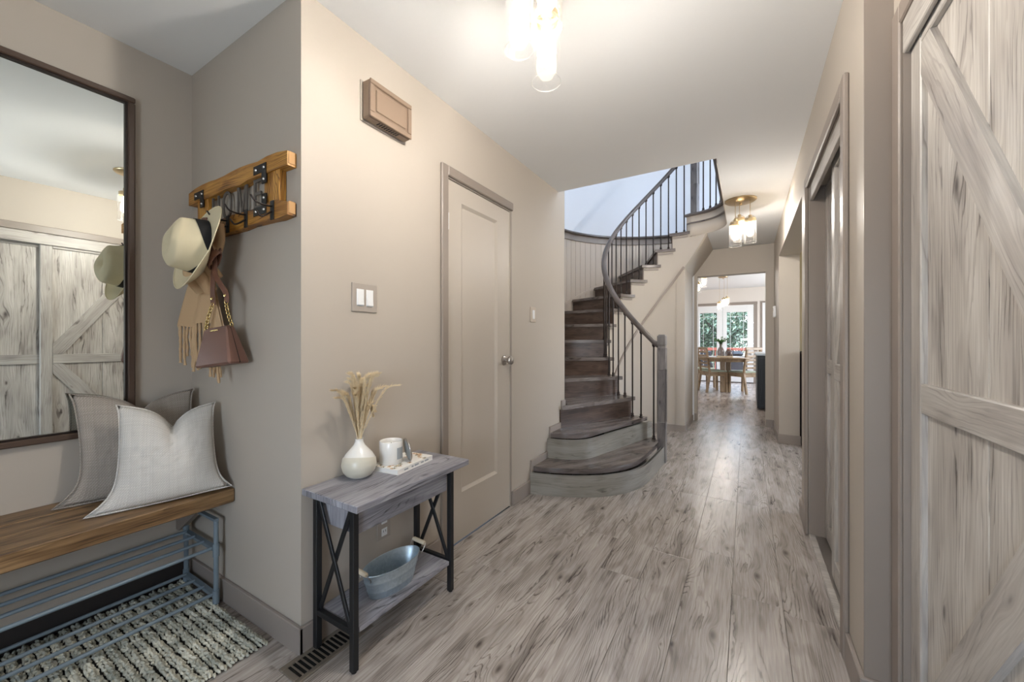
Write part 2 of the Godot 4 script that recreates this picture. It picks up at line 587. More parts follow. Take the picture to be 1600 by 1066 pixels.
	M.galvanised.albedo_color = Color(0.90, 0.93, 0.95)
	M.galvanised.uv1_triplanar = true
	M.galvanised.uv1_scale = Vector3.ONE * 7.0

# ------------------------------------------------------------------ main
func _ready():
	rng.seed = 7
	make_camera_and_light()
	make_materials()
	make_shell()
	make_floor()
	make_stairs()
	make_doors()
	make_lamps()
	make_mirror()
	make_bench()
	make_coat_rack()
	make_console()
	make_wall_fittings()
	make_dining()
	make_garden()

func area(called: String, at: Vector3, face: Vector3, size: Vector2, c: Color, e: float):
	var l := AreaLight3D.new()
	l.name = called
	l.area_size = size
	l.light_color = c
	l.light_energy = e
	l.shadow_enabled = true
	l.set("area_range", 30.0)
	add_child(l)
	l.look_at_from_position(at, at + face, Vector3.UP if absf(face.y) < 0.9 else Vector3.FORWARD)

func make_camera_and_light():
	var cam := Camera3D.new()
	cam.name = "camera"
	cam.position = Vector3(0, 1.145, 0)
	cam.rotation_degrees = Vector3(0, 30.96, 0)
	cam.fov = 82.29
	cam.near = 0.02
	cam.far = 200.0
	add_child(cam)
	cam.current = true
	var sky := Sky.new()
	var sm := ProceduralSkyMaterial.new()
	sm.sky_top_color = Color(0.72, 0.82, 0.95)
	sm.sky_horizon_color = Color(0.93, 0.95, 0.97)
	sm.ground_bottom_color = Color(0.45, 0.46, 0.42)
	sm.ground_horizon_color = Color(0.75, 0.76, 0.74)
	sky.sky_material = sm
	var env := Environment.new()
	env.background_mode = Environment.BG_SKY
	env.sky = sky
	env.background_energy_multiplier = 7.0
	env.tonemap_mode = Environment.TONE_MAPPER_LINEAR
	env.tonemap_exposure = 1.34
	env.sdfgi_enabled = true
	env.ssao_enabled = true
	env.ssil_enabled = true
	var we := WorldEnvironment.new()
	we.name = "environment"
	we.environment = env
	add_child(we)
	# daylight through the glazed entry door behind the camera, the upstairs window and the dining-room window
	area("entry_daylight", Vector3(-0.15, 1.1, 1.36), Vector3(0, 0, -1), Vector2(0.8, 0.9), Color(0.87, 0.935, 1.0), 2.0)
	area("upper_daylight", Vector3(1.72, 3.9, -4.6), Vector3(-1, -0.05, 0), Vector2(1.8, 1.4), Color(0.93, 0.96, 1.0), 3.1)
	area("side_room_fill", Vector3(3.0, 1.45, -4.3), Vector3(-1, 0, 0), Vector2(1.8, 1.5), Color(0.98, 0.97, 0.94), 1.3)  # added source, unseen, to brighten the hall through the wide opening
	area("dining_daylight", Vector3(2.1, 1.5, -10.2), Vector3(-1, 0, 0), Vector2(1.8, 1.3), Color(0.95, 0.97, 1.0), 6.0)

# ------------------------------------------------------------------ room shell
func make_shell():
	var W: Material = M.wall
	# left hall wall with the opening of the hinged door
	var b := MB.new()
	b.bb(XL - 0.12, XL, 0, H, ZS, -1.645)
	b.bb(XL - 0.12, XL, 2.04, H, -1.645, -2.312)
	b.bb(XL - 0.12, XL, 0, H, -2.312, -3.12)
	b.bb(XL - 0.12, XL, 0, 3.2, -3.12, -3.25)
	struct("wall_left", b, W, "long taupe left hall wall with the closed door in it", "wall")
	b = MB.new()
	b.bb(XA - 0.12, XL - 0.12, 0, H, ZS - 0.12, ZS)
	struct("wall_alcove_side", b, W, "taupe side wall of the alcove, with the coat rack on it", "wall")
	b = MB.new()
	b.bb(XA - 0.12, XA, 0, H, ZS, 1.5)
	struct("wall_alcove_back", b, W, "taupe back wall of the alcove behind mirror and bench", "wall")
	# wall behind the camera with the glazed entry door
	b = MB.new()
	b.bb(XA, -0.6, 0, H, 1.4, 1.52)
	b.bb(0.3, 0.5, 0, H, 1.4, 1.52)
	b.bb(-0.6, 0.3, 1.6, H, 1.4, 1.52)
	b.bb(-0.6, 0.3, 0, 0.6, 1.4, 1.52)
	struct("wall_entry", b, W, "entry wall behind the camera round the glazed door", "wall")
	var wn := thing("window_1", "large clear entry glazing in the wall behind the camera", "window", Vector3(-0.15, 0.6, 1.46), 0.0, "", "structure")
	for x in [-0.57, -0.15, 0.27]:
		wobj("frame", bbm(x - 0.03, x + 0.03, 0.6, 1.6, 1.42, 1.5), M.white, wn)
	for y in [0.63, 1.57]:
		wobj("frame", bbm(-0.6, 0.3, y - 0.03, y + 0.03, 1.42, 1.5), M.white, wn)
	wobj("pane", bbm(-0.55, 0.25, 0.66, 1.54, 1.455, 1.461), M.pane, wn)
	# right hall wall: mid closet opening and the wide opening to the side room
	b = MB.new()
	b.bb(XR, XR + 0.19, 0, H, -1.60, -1.87)
	b.bb(XR, XR + 0.19, 2.045, H, -1.87, -2.86)
	b.bb(XR, XR + 0.19, 0, H, -2.86, -3.19)
	b.bb(XR, XR + 0.19, 2.10, H, -3.19, -5.31)
	b.bb(XR, XR + 0.19, 0, H, -5.31, ZF)
	struct("wall_right", b, W, "taupe right hall wall with the closet and the wide opening", "wall")
	b = MB.new()
	b.bb(XN, XN + 0.12, 0, H, -1.6, -1.5)
	b.bb(XN, XN + 0.12, 2.04, H, -1.5, -0.03)
	b.bb(XN, XN + 0.12, 0, H, -0.03, 1.5)
	struct("wall_right_near", b, W, "taupe wall round the near closet at the right edge", "wall")
	b = MB.new()
	b.bb(XN + 0.12, XN + 0.8, 0, H, -1.62, -1.6)
	b.bb(XN + 0.78, XN + 0.8, 0, H, -1.6, 0.2)
	b.bb(XN + 0.12, XN + 0.8, 0, H, 0.18, 0.2)
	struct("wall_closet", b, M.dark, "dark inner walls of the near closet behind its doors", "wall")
	b = MB.new()
	b.bb(XR + 0.19, XR + 0.8, 0, H, -1.86, -1.84)
	b.bb(XR + 0.78, XR + 0.8, 0, H, -1.86, -2.9)
	b.bb(XR + 0.19, XR + 0.8, 0, H, -2.9, -2.88)
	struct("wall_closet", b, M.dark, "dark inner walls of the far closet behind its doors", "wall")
	# far wall with the doorway to the dining room
	b = MB.new()
	b.bb(-2.4, -0.609, 0, H, ZF - 0.13, ZF)
	b.bb(0.222, 2.2, 0, H, ZF - 0.13, ZF)
	b.bb(-0.609, 0.222, 2.07, H, ZF - 0.13, ZF)
	struct("wall_far", b, W, "taupe wall at the hall end with the dining doorway", "wall")
	# side room behind the wide opening
	b = MB.new()
	b.bb(0.505, 3.2, 0, H, -5.6, -5.5)
	b.bb(3.1, 3.2, 0, 0.65, -5.6, -2.9)
	b.bb(3.1, 3.2, 2.25, H, -5.6, -2.9)
	b.bb(3.1, 3.2, 0.65, 2.25, -5.6, -5.25)
	b.bb(3.1, 3.2, 0.65, 2.25, -3.35, -2.9)
	b.bb(1.12, 3.2, 0, H, -2.98, -2.9)
	struct("wall_side_room", b, M.side_wall, "tan wall of the side room seen through the wide opening", "wall")
	b = MB.new()
	b.bb(3.14, 3.15, 0.65, 2.25, -5.25, -3.35)  # unseen pane added to go with the side room fill light
	struct("window_5", b, M.pane, "added unseen pane for the side room fill light beyond the wide opening", "window")
	# ceiling with the stair well cut out
	var pts := PackedVector2Array([Vector2(0.6, 1.55), Vector2(0.6, -2.9), Vector2(3.2, -2.9), Vector2(3.2, -5.6), Vector2(0.6, -5.6), Vector2(0.6, ZF), Vector2(-0.58, ZF)])
	for k in 13:
		var a := PI / 2 * k / 12
		pts.append(Vector2(-0.58 + 0.4 * sin(a), -4.87 - 0.4 * cos(a)))
	pts.append_array(PackedVector2Array([Vector2(-0.18, -3.12), Vector2(-2.45, -3.12), Vector2(-2.45, 1.55)]))
	b = MB.new()
	b.slab(pts, H, 2.70)
	struct("ceiling", b, M.ceiling, "white hall ceiling with the opening of the stairwell", "ceiling")
	# upstairs
	b = MB.new()
	b.bb(-2.4, 1.8, 2.70, 5.1, -3.12, -3.0)
	b.bb(1.75, 1.87, 2.70, 3.2, -6.3, -3.0)
	b.bb(1.75, 1.87, 4.6, 5.1, -6.3, -3.0)
	b.bb(1.75, 1.87, 3.2, 4.6, -6.3, -5.5)
	b.bb(1.75, 1.87, 3.2, 4.6, -3.7, -3.0)
	b.bb(-0.75, 1.87, 2.44, 5.1, ZF - 0.13, ZF + 0.02)
	struct("wall_upper", b, M.upper, "white walls of the upper landing above the stair", "wall")
	b = MB.new()
	b.bb(-2.6, 1.9, 5.1, 5.25, -6.4, -2.9)
	struct("ceiling_upper", b, M.ceiling, "white ceiling high over the stairwell", "ceiling")
	b = MB.new()
	b.bb(1.79, 1.80, 3.2, 4.6, -5.5, -3.7)
	struct("window_2", b, M.pane, "upstairs window pane beside the landing", "window")
	# dining room
	b = MB.new()
	b.bb(-3.0, -1.30, 0, 2.6, ZD - 0.15, ZD)
	b.bb(0.17, 2.2, 0, 2.6, ZD - 0.15, ZD)
	b.bb(-1.30, 0.17, 2.14, 2.6, ZD - 0.15, ZD)
	struct("wall_dining_far", b, M.dining_wall, "pale wall round the dining room's garden doors", "wall")
	b = MB.new()
	b.bb(-3.1, -3.0, 0, 2.6, ZD, ZF - 0.13)
	struct("wall_dining_left", b, M.dining_wall, "pale left wall of the dining room", "wall")
	b = MB.new()
	b.bb(2.2, 2.3, 0, 0.85, ZD, ZF - 0.13)
	b.bb(2.2, 2.3, 2.15, 2.6, ZD, ZF - 0.13)
	b.bb(2.2, 2.3, 0.85, 2.15, ZD, -11.1)
	b.bb(2.2, 2.3, 0.85, 2.15, -9.3, ZF - 0.13)
	struct("wall_dining_right", b, M.dining_wall, "pale right wall of the dining room with its window", "wall")
	b = MB.new()
	b.bb(2.24, 2.25, 0.85, 2.15, -11.1, -9.3)
	struct("window_3", b, M.pane, "clear pane in the dining room's right wall", "window")
	b = MB.new()
	b.bb(-3.1, 2.3, 2.6, 2.72, ZD - 0.15, ZF - 0.13)
	b.bb(-2.4, 2.2, H, 2.72, ZF - 0.131, ZF - 0.13)
	struct("ceiling_dining", b, M.ceiling, "white ceiling of the dining room beyond the doorway", "ceiling")
	b = MB.new()
	b.bb(XR - 0.003, XN + 0.001, 0, H, -1.6, -1.594, 0.001)
	struct("trim_6", b, M.trim, "flat taupe end board of the right wall beside the near closet", "trim board")
	# baseboards
	b = MB.new()
	b.bb(XL, XL + 0.015, 0, 0.10, ZS + 0.015, -1.585, 0.003)
	b.bb(XL, XL + 0.015, 0, 0.10, -2.325, -2.66, 0.003)
	struct("baseboard_left", b, M.base, "taupe baseboard along the left hall wall", "baseboard")
	b = MB.new()
	b.bb(XA, XL + 0.015, 0, 0.10, ZS, ZS + 0.015, 0.003)
	struct("baseboard_alcove_side", b, M.base, "taupe baseboard under the alcove side wall", "baseboard")
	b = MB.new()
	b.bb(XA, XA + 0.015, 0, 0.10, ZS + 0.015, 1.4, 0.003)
	struct("baseboard_alcove_back", b, M.shade_base, "baseboard under the alcove back wall, coloured dark for the bench shade", "baseboard")
	b = MB.new()
	b.bb(XR - 0.015, XR, 0, 0.11, -1.585, -1.80, 0.003)
	b.bb(XR - 0.015, XN, 0, 0.11, -1.594, -1.579, 0.003)
	b.bb(XR - 0.015, XR, 0, 0.11, -2.93, -3.19, 0.003)
	struct("baseboard_right", b, M.base, "taupe baseboard along the near right hall wall", "baseboard")
	b = MB.new()
	b.bb(XR - 0.012, XR, 0, 0.10, -5.31, ZF + 0.012, 0.003)
	b.bb(XR - 0.012, XR + 0.2, 0, 0.10, -5.31, -5.295, 0.003)
	struct("baseboard_right_far", b, M.base, "taupe baseboard round the wall end past the wide opening", "baseboard")
	b = MB.new()
	b.bb(0.222, XR - 0.012, 0, 0.10, ZF, ZF + 0.012, 0.003)
	b.bb(-0.66, -0.609, 0, 0.10, ZF, ZF + 0.012, 0.003)
	struct("baseboard_far", b, M.base, "taupe baseboard on both sides of the dining doorway", "baseboard")

# ------------------------------------------------------------------ floor
func make_floor():
	var f := thing("floor", "grey-brown wood plank floor of the hall and dining room", "floor", Vector3.ZERO, 0.0, "", "structure")
	var b := MB.new()
	b.bb(-3.2, 3.3, -0.15, -0.0105, ZD - 0.2, 1.6)
	obj("underlay", b, M.dark, f)
	# boards in rows along the hall
	var wd := 0.192
	var ln := 1.28
	var lay := func(x0: float, x1: float, z0: float, z1: float, mat: Material):
		var cols := int(ceil((x1 - x0) / wd))
		for c in cols:
			var xa := x0 + c * wd
			var xb := minf(xa + wd, x1)
			if xb - xa < 0.02:
				continue
			var z := z0 - rng.randf_range(0.25, ln)
			var zp := z0
			while zp > z1 + 0.001:
				z = maxf(z, z1)
				var o := Vector2(rng.randf_range(0.02, 0.68), rng.randf_range(0.02, 0.88))
				var n := MB.new()
				n.off = o
				n.bb(xa + 0.0004, xb - 0.0004, -0.010, 0.0, z + 0.0004, zp - 0.0004, 0.0012, 2)
				obj("plank", n, mat, f)
				zp = z
				z -= ln
	lay.call(XA, XL, 1.4, ZS, M.floor)
	lay.call(XL, XN, 1.4, -3.2, M.floor)
	lay.call(XL, XR, -3.2, ZF, M.floor)
	lay.call(XR, 0.9, -3.2, -5.5, M.floor)
	lay.call(-1.0, 0.4, ZF, -9.6, M.floor_warm)
	# the rest, too far or hidden to tell boards apart
	for r in [[-3.0, -1.0, -9.6, ZF - 0.13], [0.4, 2.2, -9.6, ZF - 0.13], [-3.0, 2.2, ZD, -9.6], [0.9, 3.1, -5.5, -2.98]]:
		obj("far_boards", bbm(r[0], r[1], -0.010, 0.0, r[2], r[3], 0.0, 2), M.floor_warm, f)

# ------------------------------------------------------------------ stairs
func sp(a: float, r: float, y := 0.0) -> Vector3:
	var t := deg_to_rad(a)
	return Vector3(SC.x - r * sin(t), y, SC.y + r * cos(t))

func sp2(a: float, r: float) -> Vector2:
	var p := sp(a, r)
	return Vector2(p.x, p.z)

func ang(n: float) -> float:
	return 8.0 + 15.2 * (n - 2.0)

func nose(a: float) -> float:
	return 2.0 * R + R * (a - 8.0) / 15.2

func low(a: float) -> float:
	return maxf(0.0, 1.33 + 0.016 * (a - 141.0))

func inset(pts: PackedVector2Array, d: float) -> PackedVector2Array:
	# the nosing line moved inwards (to its left-hand side, towards the stair)
	var out := PackedVector2Array()
	for i in pts.size():
		var t := (pts[mini(i + 1, pts.size() - 1)] - pts[maxi(i - 1, 0)]).normalized()
		out.append(pts[i] + Vector2(t.y, -t.x) * d)
	return out

func smooth2(keys: PackedVector2Array, n: int) -> PackedVector2Array:
	var k := []
	for p in keys:
		k.append(Vector3(p.x, 0, p.y))
	var out := PackedVector2Array()
	for p in curve_pts(k, n):
		out.append(Vector2(p.x, p.z))
	return out

func make_stairs():
	var RI := 0.665      # inner face of the open stringer
	var RO := 1.53       # curved outer wall
	var s := thing("staircase", "winding dark wood staircase with two wide rounded bottom steps", "staircase", Vector3(-0.75, 0, -3.9))
	# bottom two steps sweep out along the left wall
	var n1 := smooth2(PackedVector2Array([Vector2(XL, -2.625), Vector2(-1.22, -2.675), Vector2(-1.05, -2.755), Vector2(-0.93, -2.845), Vector2(-0.84, -2.95), Vector2(-0.773, -3.08), Vector2(-0.738, -3.22), Vector2(-0.722, -3.45), Vector2(-0.708, -3.9)]), 4)
	var n2 := smooth2(PackedVector2Array([Vector2(XL, -2.93), Vector2(-1.26, -2.955), Vector2(-1.155, -3.03), Vector2(-1.105, -3.14), Vector2(-1.057, -3.33), Vector2(-0.956, -3.69), Vector2(-0.853, -4.06)]), 4)
	for st in 2:
		var line := n1 if st == 0 else n2
		var y := R * (st + 1)
		var poly := PackedVector2Array(line)
		if st == 0:
			poly.append_array(PackedVector2Array([Vector2(-0.80, -4.05), Vector2(-1.0, -3.95), Vector2(XL, -3.15)]))
		else:
			poly.append_array(PackedVector2Array([Vector2(-1.05, -4.05), Vector2(XL, -3.3)]))
		var b := MB.new()
		b.off = roff(0.2, 0.2)
		b.slab(poly, y - 0.038, y, Vector2(-0.5, 0.87), true)
		wobj("tread", b, M.stair, s)
		var face := inset(line, -0.028)
		var back := inset(line, -0.05)
		b = MB.new()
		b.off = roff()
		var run := 0.0
		for i in face.size() - 1:
			var l := face[i].distance_to(face[i + 1])
			var q := [face[i], face[i + 1], back[i + 1], back[i]]
			var hint := Vector3(face[i].x - back[i].x, 0, face[i].y - back[i].y)
			for e in 2:
				var p0: Vector2 = q[0] if e == 0 else q[3]
				var p1: Vector2 = q[1] if e == 0 else q[2]
				b.quad(Vector3(p0.x, y - R, p0.y), Vector3(p1.x, y - R, p1.y), Vector3(p1.x, y - 0.038, p1.y), Vector3(p0.x, y - 0.038, p0.y), Vector2(0, run), Vector2(0, run + l), Vector2(0.155, run + l), Vector2(0.155, run), hint if e == 0 else -hint, 1)
			run += l
		wobj("riser", b, M.stair_lit, s)
		if st == 0:
			b = MB.new()
			var path := PackedVector3Array()
			for p in inset(line, -0.022):
				path.append(Vector3(p.x, 0.006, p.y))
			b.sweep(path, rect(0.008, 0.014), Vector3.UP, false)
			wobj("shoe_strip", b, M.white, s)
	# winders
	for n in range(3, 14):
		var a0 := ang(n)
		var a1 := ang(n + 1)
		var y := R * n
		var poly := PackedVector2Array()
		var dn := Vector2(cos(deg_to_rad(a0)), sin(deg_to_rad(a0))) * 0.034   # out over the riser
		poly.append(sp2(a0, 0.635) + dn)
		for k in 7:
			poly.append(sp2(lerpf(a0 + 1.0, a1 + 3.2, k / 6.0), 0.635))
		for k in 7:
			poly.append(sp2(lerpf(a1 + 2.0, a0 + 1.0, k / 6.0), RO - 0.012))
		poly.append(sp2(a0, RO - 0.012 if n > 3 else 1.64) + dn)
		var b := MB.new()
		b.off = roff(0.2, 0.2)
		var t := deg_to_rad(a0)
		b.slab(poly, y - 0.036, y, Vector2(-sin(t), cos(t)))
		wobj("tread", b, M.stair, s)
		b = MB.new()
		b.off = roff(0.3, 0.3)
		var p0 := sp(a0, RI + 0.004, y - R)
		var p1 := sp(a0, RO - 0.012 if n > 3 else 1.64, y - R)
		var d := (p1 - p0)
		b.box(Vector3(0, (R - 0.036) / 2, 0), Vector3(d.length(), R - 0.036, 0.02), 0.0, Transform3D(Basis(d.normalized(), Vector3.UP, d.normalized().cross(Vector3.UP)), (p0 + p1) * 0.5), 0)
		wobj("riser", b, M.stair_riser, s)
	# last riser up to the landing
	var lp0 := sp(ang(14), RI, R * 13)
	var lp1 := sp(ang(14), RO - 0.012, R * 13)
	var ld := lp1 - lp0
	var lb := MB.new()
	lb.box(Vector3(0, 0.078, 0), Vector3(ld.length(), 0.157, 0.02), 0.0, Transform3D(Basis(ld.normalized(), Vector3.UP, ld.normalized().cross(Vector3.UP)), (lp0 + lp1) * 0.5), 0)
	wobj("riser", lb, M.stair_riser, s)
	# open stringer: saw-tooth above, sloping below
	var sb := MB.new()
	var steps := []
	for n in range(2, 14):
		for k in 4:
			steps.append([lerpf(ang(n), ang(n + 1), k / 4.0), lerpf(ang(n), ang(n + 1), (k + 1) / 4.0), R * n - 0.036])
	for k in 5:
		steps.append([ang(14) + k * 4.0, ang(14) + k * 4.0 + 4.0, H + 0.002])
	for e in steps:
		var a: float = e[0]
		var c: float = e[1]
		var top: float = e[2]
		var ri := [sp(a, RI), sp(c, RI), sp(a, RI + 0.035), sp(c, RI + 0.035)]
		var up := Vector3.UP
		var l0 := minf(low(a), top)
		var l1 := minf(low(c), top)
		var inward: Vector3 = ri[0] - ri[2]
		sb.quad(ri[0] + up * l0, ri[1] + up * l1, ri[1] + up * top, ri[0] + up * top, Vector2(a, l0), Vector2(c, l1), Vector2(c, top), Vector2(a, top), inward, 1)
		sb.quad(ri[2] + up * l0, ri[3] + up * l1, ri[3] + up * top, ri[2] + up * top, Vector2(a, l0), Vector2(c, l1), Vector2(c, top), Vector2(a, top), -inward, 2)
		sb.quad(ri[0] + up * l0, ri[1] + up * l1, ri[3] + up * l1, ri[2] + up * l0, Vector2(0, a), Vector2(0, c), Vector2(1, c), Vector2(1, a), Vector3.DOWN, 3)
		sb.quad(ri[0] + up * top, ri[1] + up * top, ri[3] + up * top, ri[2] + up * top, Vector2(0, a), Vector2(0, c), Vector2(1, c), Vector2(1, a), Vector3.UP, 4)
	wobj("stringer", sb, M.wall, s)
	# raised edge moulding of each step on the stringer face
	for n in range(6, 14):
		var b := MB.new()
		var path := PackedVector3Array()
		for k in 5:
			path.append(sp(lerpf(ang(n) + 0.6, ang(n + 1) + 0.6, k / 4.0), RI - 0.005, R * n - 0.058))
		b.sweep(path, rect(0.016, 0.02), Vector3.UP, false)
		var v := sp(ang(n + 1) + 0.6, RI - 0.005, 0)
		b.bar(v + Vector3.UP * (R * n - 0.06), v + Vector3.UP * (R * (n + 1) - 0.05), 0.016, 0.016)
		wobj("step_moulding", b, M.base, s)
	# moulding along the stringer's lower edge
	var mb := MB.new()
	var mp := PackedVector3Array()
	for k in 33:
		var a := lerpf(62.0, 187.0, k / 32.0)
		mp.append(sp(a, RI - 0.004, low(a) + 0.01))
	mb.sweep(mp, rect(0.018, 0.026), Vector3.UP, false)
	wobj("edge_moulding", mb, M.trim, s)
	# sloping soffit under the top steps
	var so := MB.new()
	for k in 8:
		var a := lerpf(183.0, 210.0, k / 8.0)
		var c := lerpf(183.0, 210.0, (k + 1) / 8.0)
		var p := sp(a, RI + 0.03, low(a))
		var q := sp(c, RI + 0.03, low(c))
		so.quad(p, q, Vector3(q.x, q.y, ZF + 0.002), Vector3(p.x, p.y, ZF + 0.002), Vector2(0, a), Vector2(0, c), Vector2(1, c), Vector2(1, a), Vector3.DOWN, 1)
	wobj("soffit", so, M.wall, s)
	# skirt boards on the left wall beside the two bottom steps
	var k2 := MB.new()
	k2.bb(XL, XL + 0.014, 0.13, 0.245, -2.60, -2.93, 0.002)
	k2.bb(XL, XL + 0.014, 0.0, 0.435, -2.93, -3.17, 0.002)
	k2.bb(XL, XL + 0.014, 0.0, 0.62, -3.17, -3.245, 0.002)
	wobj("skirt_board", k2, M.base, s)
	# wall under the stair
	var b := MB.new()
	for k in 26:
		var a := lerpf(58.0, 187.0, k / 26.0)
		var c := lerpf(58.0, 187.0, (k + 1) / 26.0)
		var r := RI + 0.03
		b.quad(sp(a, r), sp(c, r), sp(c, r, low(c) + 0.02), sp(a, r, low(a) + 0.02), Vector2(a, 0), Vector2(c, 0), Vector2(c, 2), Vector2(a, 2), -sp(a, 1.0) + Vector3(SC.x, 0, SC.y), 1)
	var e0 := sp(187.0, RI + 0.03)
	b.bb(e0.x - 0.10, e0.x, 0, 2.075, ZF, e0.z)
	struct("wall_under_stair", b, M.wall, "curved taupe wall under the open stringer beside the newel post", "wall")
	b = MB.new()
	var bp := PackedVector3Array()
	for k in 26:
		bp.append(sp(lerpf(58.0, 187.0, k / 25.0), RI + 0.022, 0.04))
	b.sweep(bp, rect(0.014, 0.08), Vector3.UP, false)
	b.bb(e0.x, e0.x + 0.012, 0, 0.08, ZF + 0.012, e0.z + 0.008)
	struct("baseboard_under_stair", b, M.base, "low taupe baseboard under the curved stair wall", "baseboard")
	# curved outer wall
	b = MB.new()
	for k in 48:
		var a := lerpf(25.4, 184.0, k / 48.0)
		var c := lerpf(25.4, 184.0, (k + 1) / 48.0)
		for e in 2:
			var r := RO + 0.1 * e
			b.quad(sp(a, r), sp(c, r), sp(c, r, 5.1), sp(a, r, 5.1), Vector2(a, 0), Vector2(c, 0), Vector2(c, 5), Vector2(a, 5), (Vector3(SC.x, 0, SC.y) - sp(a, 1.0)) * (1 if e == 0 else -1), 1 + e)
	struct("wall_stairwell", b, M.upper, "tall curved white wall round the stairwell", "wall")
	var bead := thing("wall_wainscot", "pale beadboard panelling curving up the stairwell under a dark ledge", "panelling", sp(100, RO), 0.0, "", "structure")
	var bw := 3.42
	for k in 45:
		var a := 27.0 + bw * k
		var c := a + bw * 0.5
		var p := sp(c, RO - 0.006, 0)
		var y0 := maxf(0.0, nose(a) - 0.27)
		var dirn := (sp(a + bw, RO) - sp(a, RO)).normalized()
		b = MB.new()
		b.box(Vector3(0, (y0 + 2.62) / 2, 0), Vector3(0.0895, 2.62 - y0, 0.012), 0.004, Transform3D(Basis(dirn, Vector3.UP, dirn.cross(Vector3.UP)), p))
		wobj("panel_board", b, M.bead, bead)
	b = MB.new()
	var sk := PackedVector3Array()
	for k in 33:
		var a := lerpf(32.0, 182.0, k / 32.0)
		sk.append(sp(a, RO - 0.016, nose(a) + 0.02))
	b.sweep(sk, rect(0.016, 0.03), Vector3.UP, false)
	wobj("sloping_moulding", b, M.bead, bead)
	b = MB.new()
	var cp := PackedVector3Array()
	var cb := PackedVector3Array()
	for k in 41:
		var a := lerpf(27.0, 180.0, k / 40.0)
		cp.append(sp(a, RO - 0.035, 2.69))
		cb.append(sp(a, RO - 0.018, 2.635))
	b.sweep(cp, rect(0.085, 0.028, 0.006), Vector3.UP, false)
	wobj("ledge", b, M.rail, bead)
	b = MB.new()
	b.sweep(cb, rect(0.02, 0.09, 0.004), Vector3.UP, false)
	wobj("ledge_apron", b, M.trim, bead)
	# landing edge
	var arc := func(off: float, y: float) -> PackedVector3Array:
		var p := PackedVector3Array()
		var st0 := sp(ang(14), RI - off)
		p.append(Vector3(st0.x, y, st0.z))
		for k in 13:
			var t := PI / 2 * k / 12
			p.append(Vector3(-0.58 + (0.4 - off) * sin(t), y, -4.87 - (0.4 - off) * cos(t)))
		p.append(Vector3(-0.18 - off, y, -3.2))
		return p
	var la := thing("trim_1", "curved landing edge with a dark nosing above the hall ceiling", "landing edge", Vector3(-0.4, H, -5.1), 0.0, "", "structure")
	b = MB.new()
	b.sweep(arc.call(0.003, 2.545), rect(0.006, 0.21), Vector3.UP, true)
	wobj("fascia", b, M.wall, la)
	b = MB.new()
	b.sweep(arc.call(0.012, 2.645), rect(0.02, 0.075), Vector3.UP, false)
	wobj("apron", b, M.wall, la)
	b = MB.new()
	b.sweep(arc.call(0.014, 2.598), rect(0.014, 0.014), Vector3.UP, false)
	wobj("bead", b, M.rail, la)  # dark strip drawn in for the shadow line below the apron
	b = MB.new()
	b.sweep(arc.call(0.018, 2.695), rect(0.09, 0.03, 0.006), Vector3.UP, false)
	wobj("nosing", b, M.rail, la)
	# railing
	var rl := thing("stair_railing", "winding grey handrail on thin dark metal balusters and square newels", "railing", Vector3(-0.69, 0, -3.91))
	var rr := 0.70
	b = MB.new()
	var hp := PackedVector3Array()
	hp.append(Vector3(-0.70, nose(-4.0) + 0.855, -3.93))
	for k in 57:
		var a := lerpf(0.0, 197.0, k / 56.0)
		hp.append(sp(a, rr, nose(a) + 0.835))
	var oval := PackedVector2Array()
	for k in 12:
		var t := TAU * k / 12
		oval.append(Vector2(0.030 * cos(t), 0.026 * sin(t)))
	b.sweep(hp, oval, Vector3.UP, true)
	wobj("handrail", b, M.rail, rl)
	var newel := func(at: Vector3, turn: float):
		var nb := MB.new()
		var xf := Transform3D(Basis(Vector3.UP, turn), at)
		var w := 0.078
		nb.box(Vector3(0, 0.19, 0), Vector3(w, 0.38, w), 0.003, xf)
		nb.box(Vector3(0, 0.63, 0), Vector3(w - 0.012, 0.54, w - 0.012), 0.001, xf)
		nb.box(Vector3(0, 0.975, 0), Vector3(w, 0.21, w), 0.003, xf)
		nb.box(Vector3(0, 1.09, 0), Vector3(w - 0.014, 0.03, w - 0.014), 0.001, xf)
		nb.box(Vector3(0, 1.15, 0), Vector3(w, 0.095, w), 0.006, xf)
		nb.box(Vector3(0, 1.20, 0), Vector3(w - 0.02, 0.012, w - 0.02), 0.004, xf)
		var post := wobj("newel_post", nb, M.newel, rl)
		for k in 4:
			for sgn in [-1, 1]:
				var cb2 := MB.new()
				var xk := xf * Transform3D(Basis(Vector3.UP, PI / 2 * k), Vector3.ZERO)
				cb2.box(Vector3(sgn * (w / 2 - 0.006), 0.63, w / 2 - 0.003), Vector3(0.012, 0.5, 0.006), 0.001, xk)
				put("panel_edge", cb2.mesh(), M.newel, post)
	newel.call(Vector3(-0.685, 0, -3.91), 0.0)
	newel.call(sp(197.0, rr, 2.71), deg_to_rad(-17.0))
	var spots := [[1.5, R, -1.0]]
	for n in range(2, 14):
		spots.append([ang(n) + 3.6, R * n, -1.0])
		spots.append([ang(n) + 11.2, R * n, -1.0])
	var foot := PackedVector2Array([Vector2(0.0, 0), Vector2(0.017, 0), Vector2(0.018, 0.012), Vector2(0.012, 0.018), Vector2(0.014, 0.03), Vector2(0.0085, 0.04), Vector2(0.0, 0.04)])
	var collar := PackedVector2Array([Vector2(0.0, -0.03), Vector2(0.0085, -0.03), Vector2(0.016, -0.018), Vector2(0.017, 0.0), Vector2(0.0, 0.0)])
	var lf := MB.new()
	lf.lathe(foot, 10)
	var foot_mesh := lf.mesh()
	lf = MB.new()
	lf.lathe(collar, 10)
	var collar_mesh := lf.mesh()
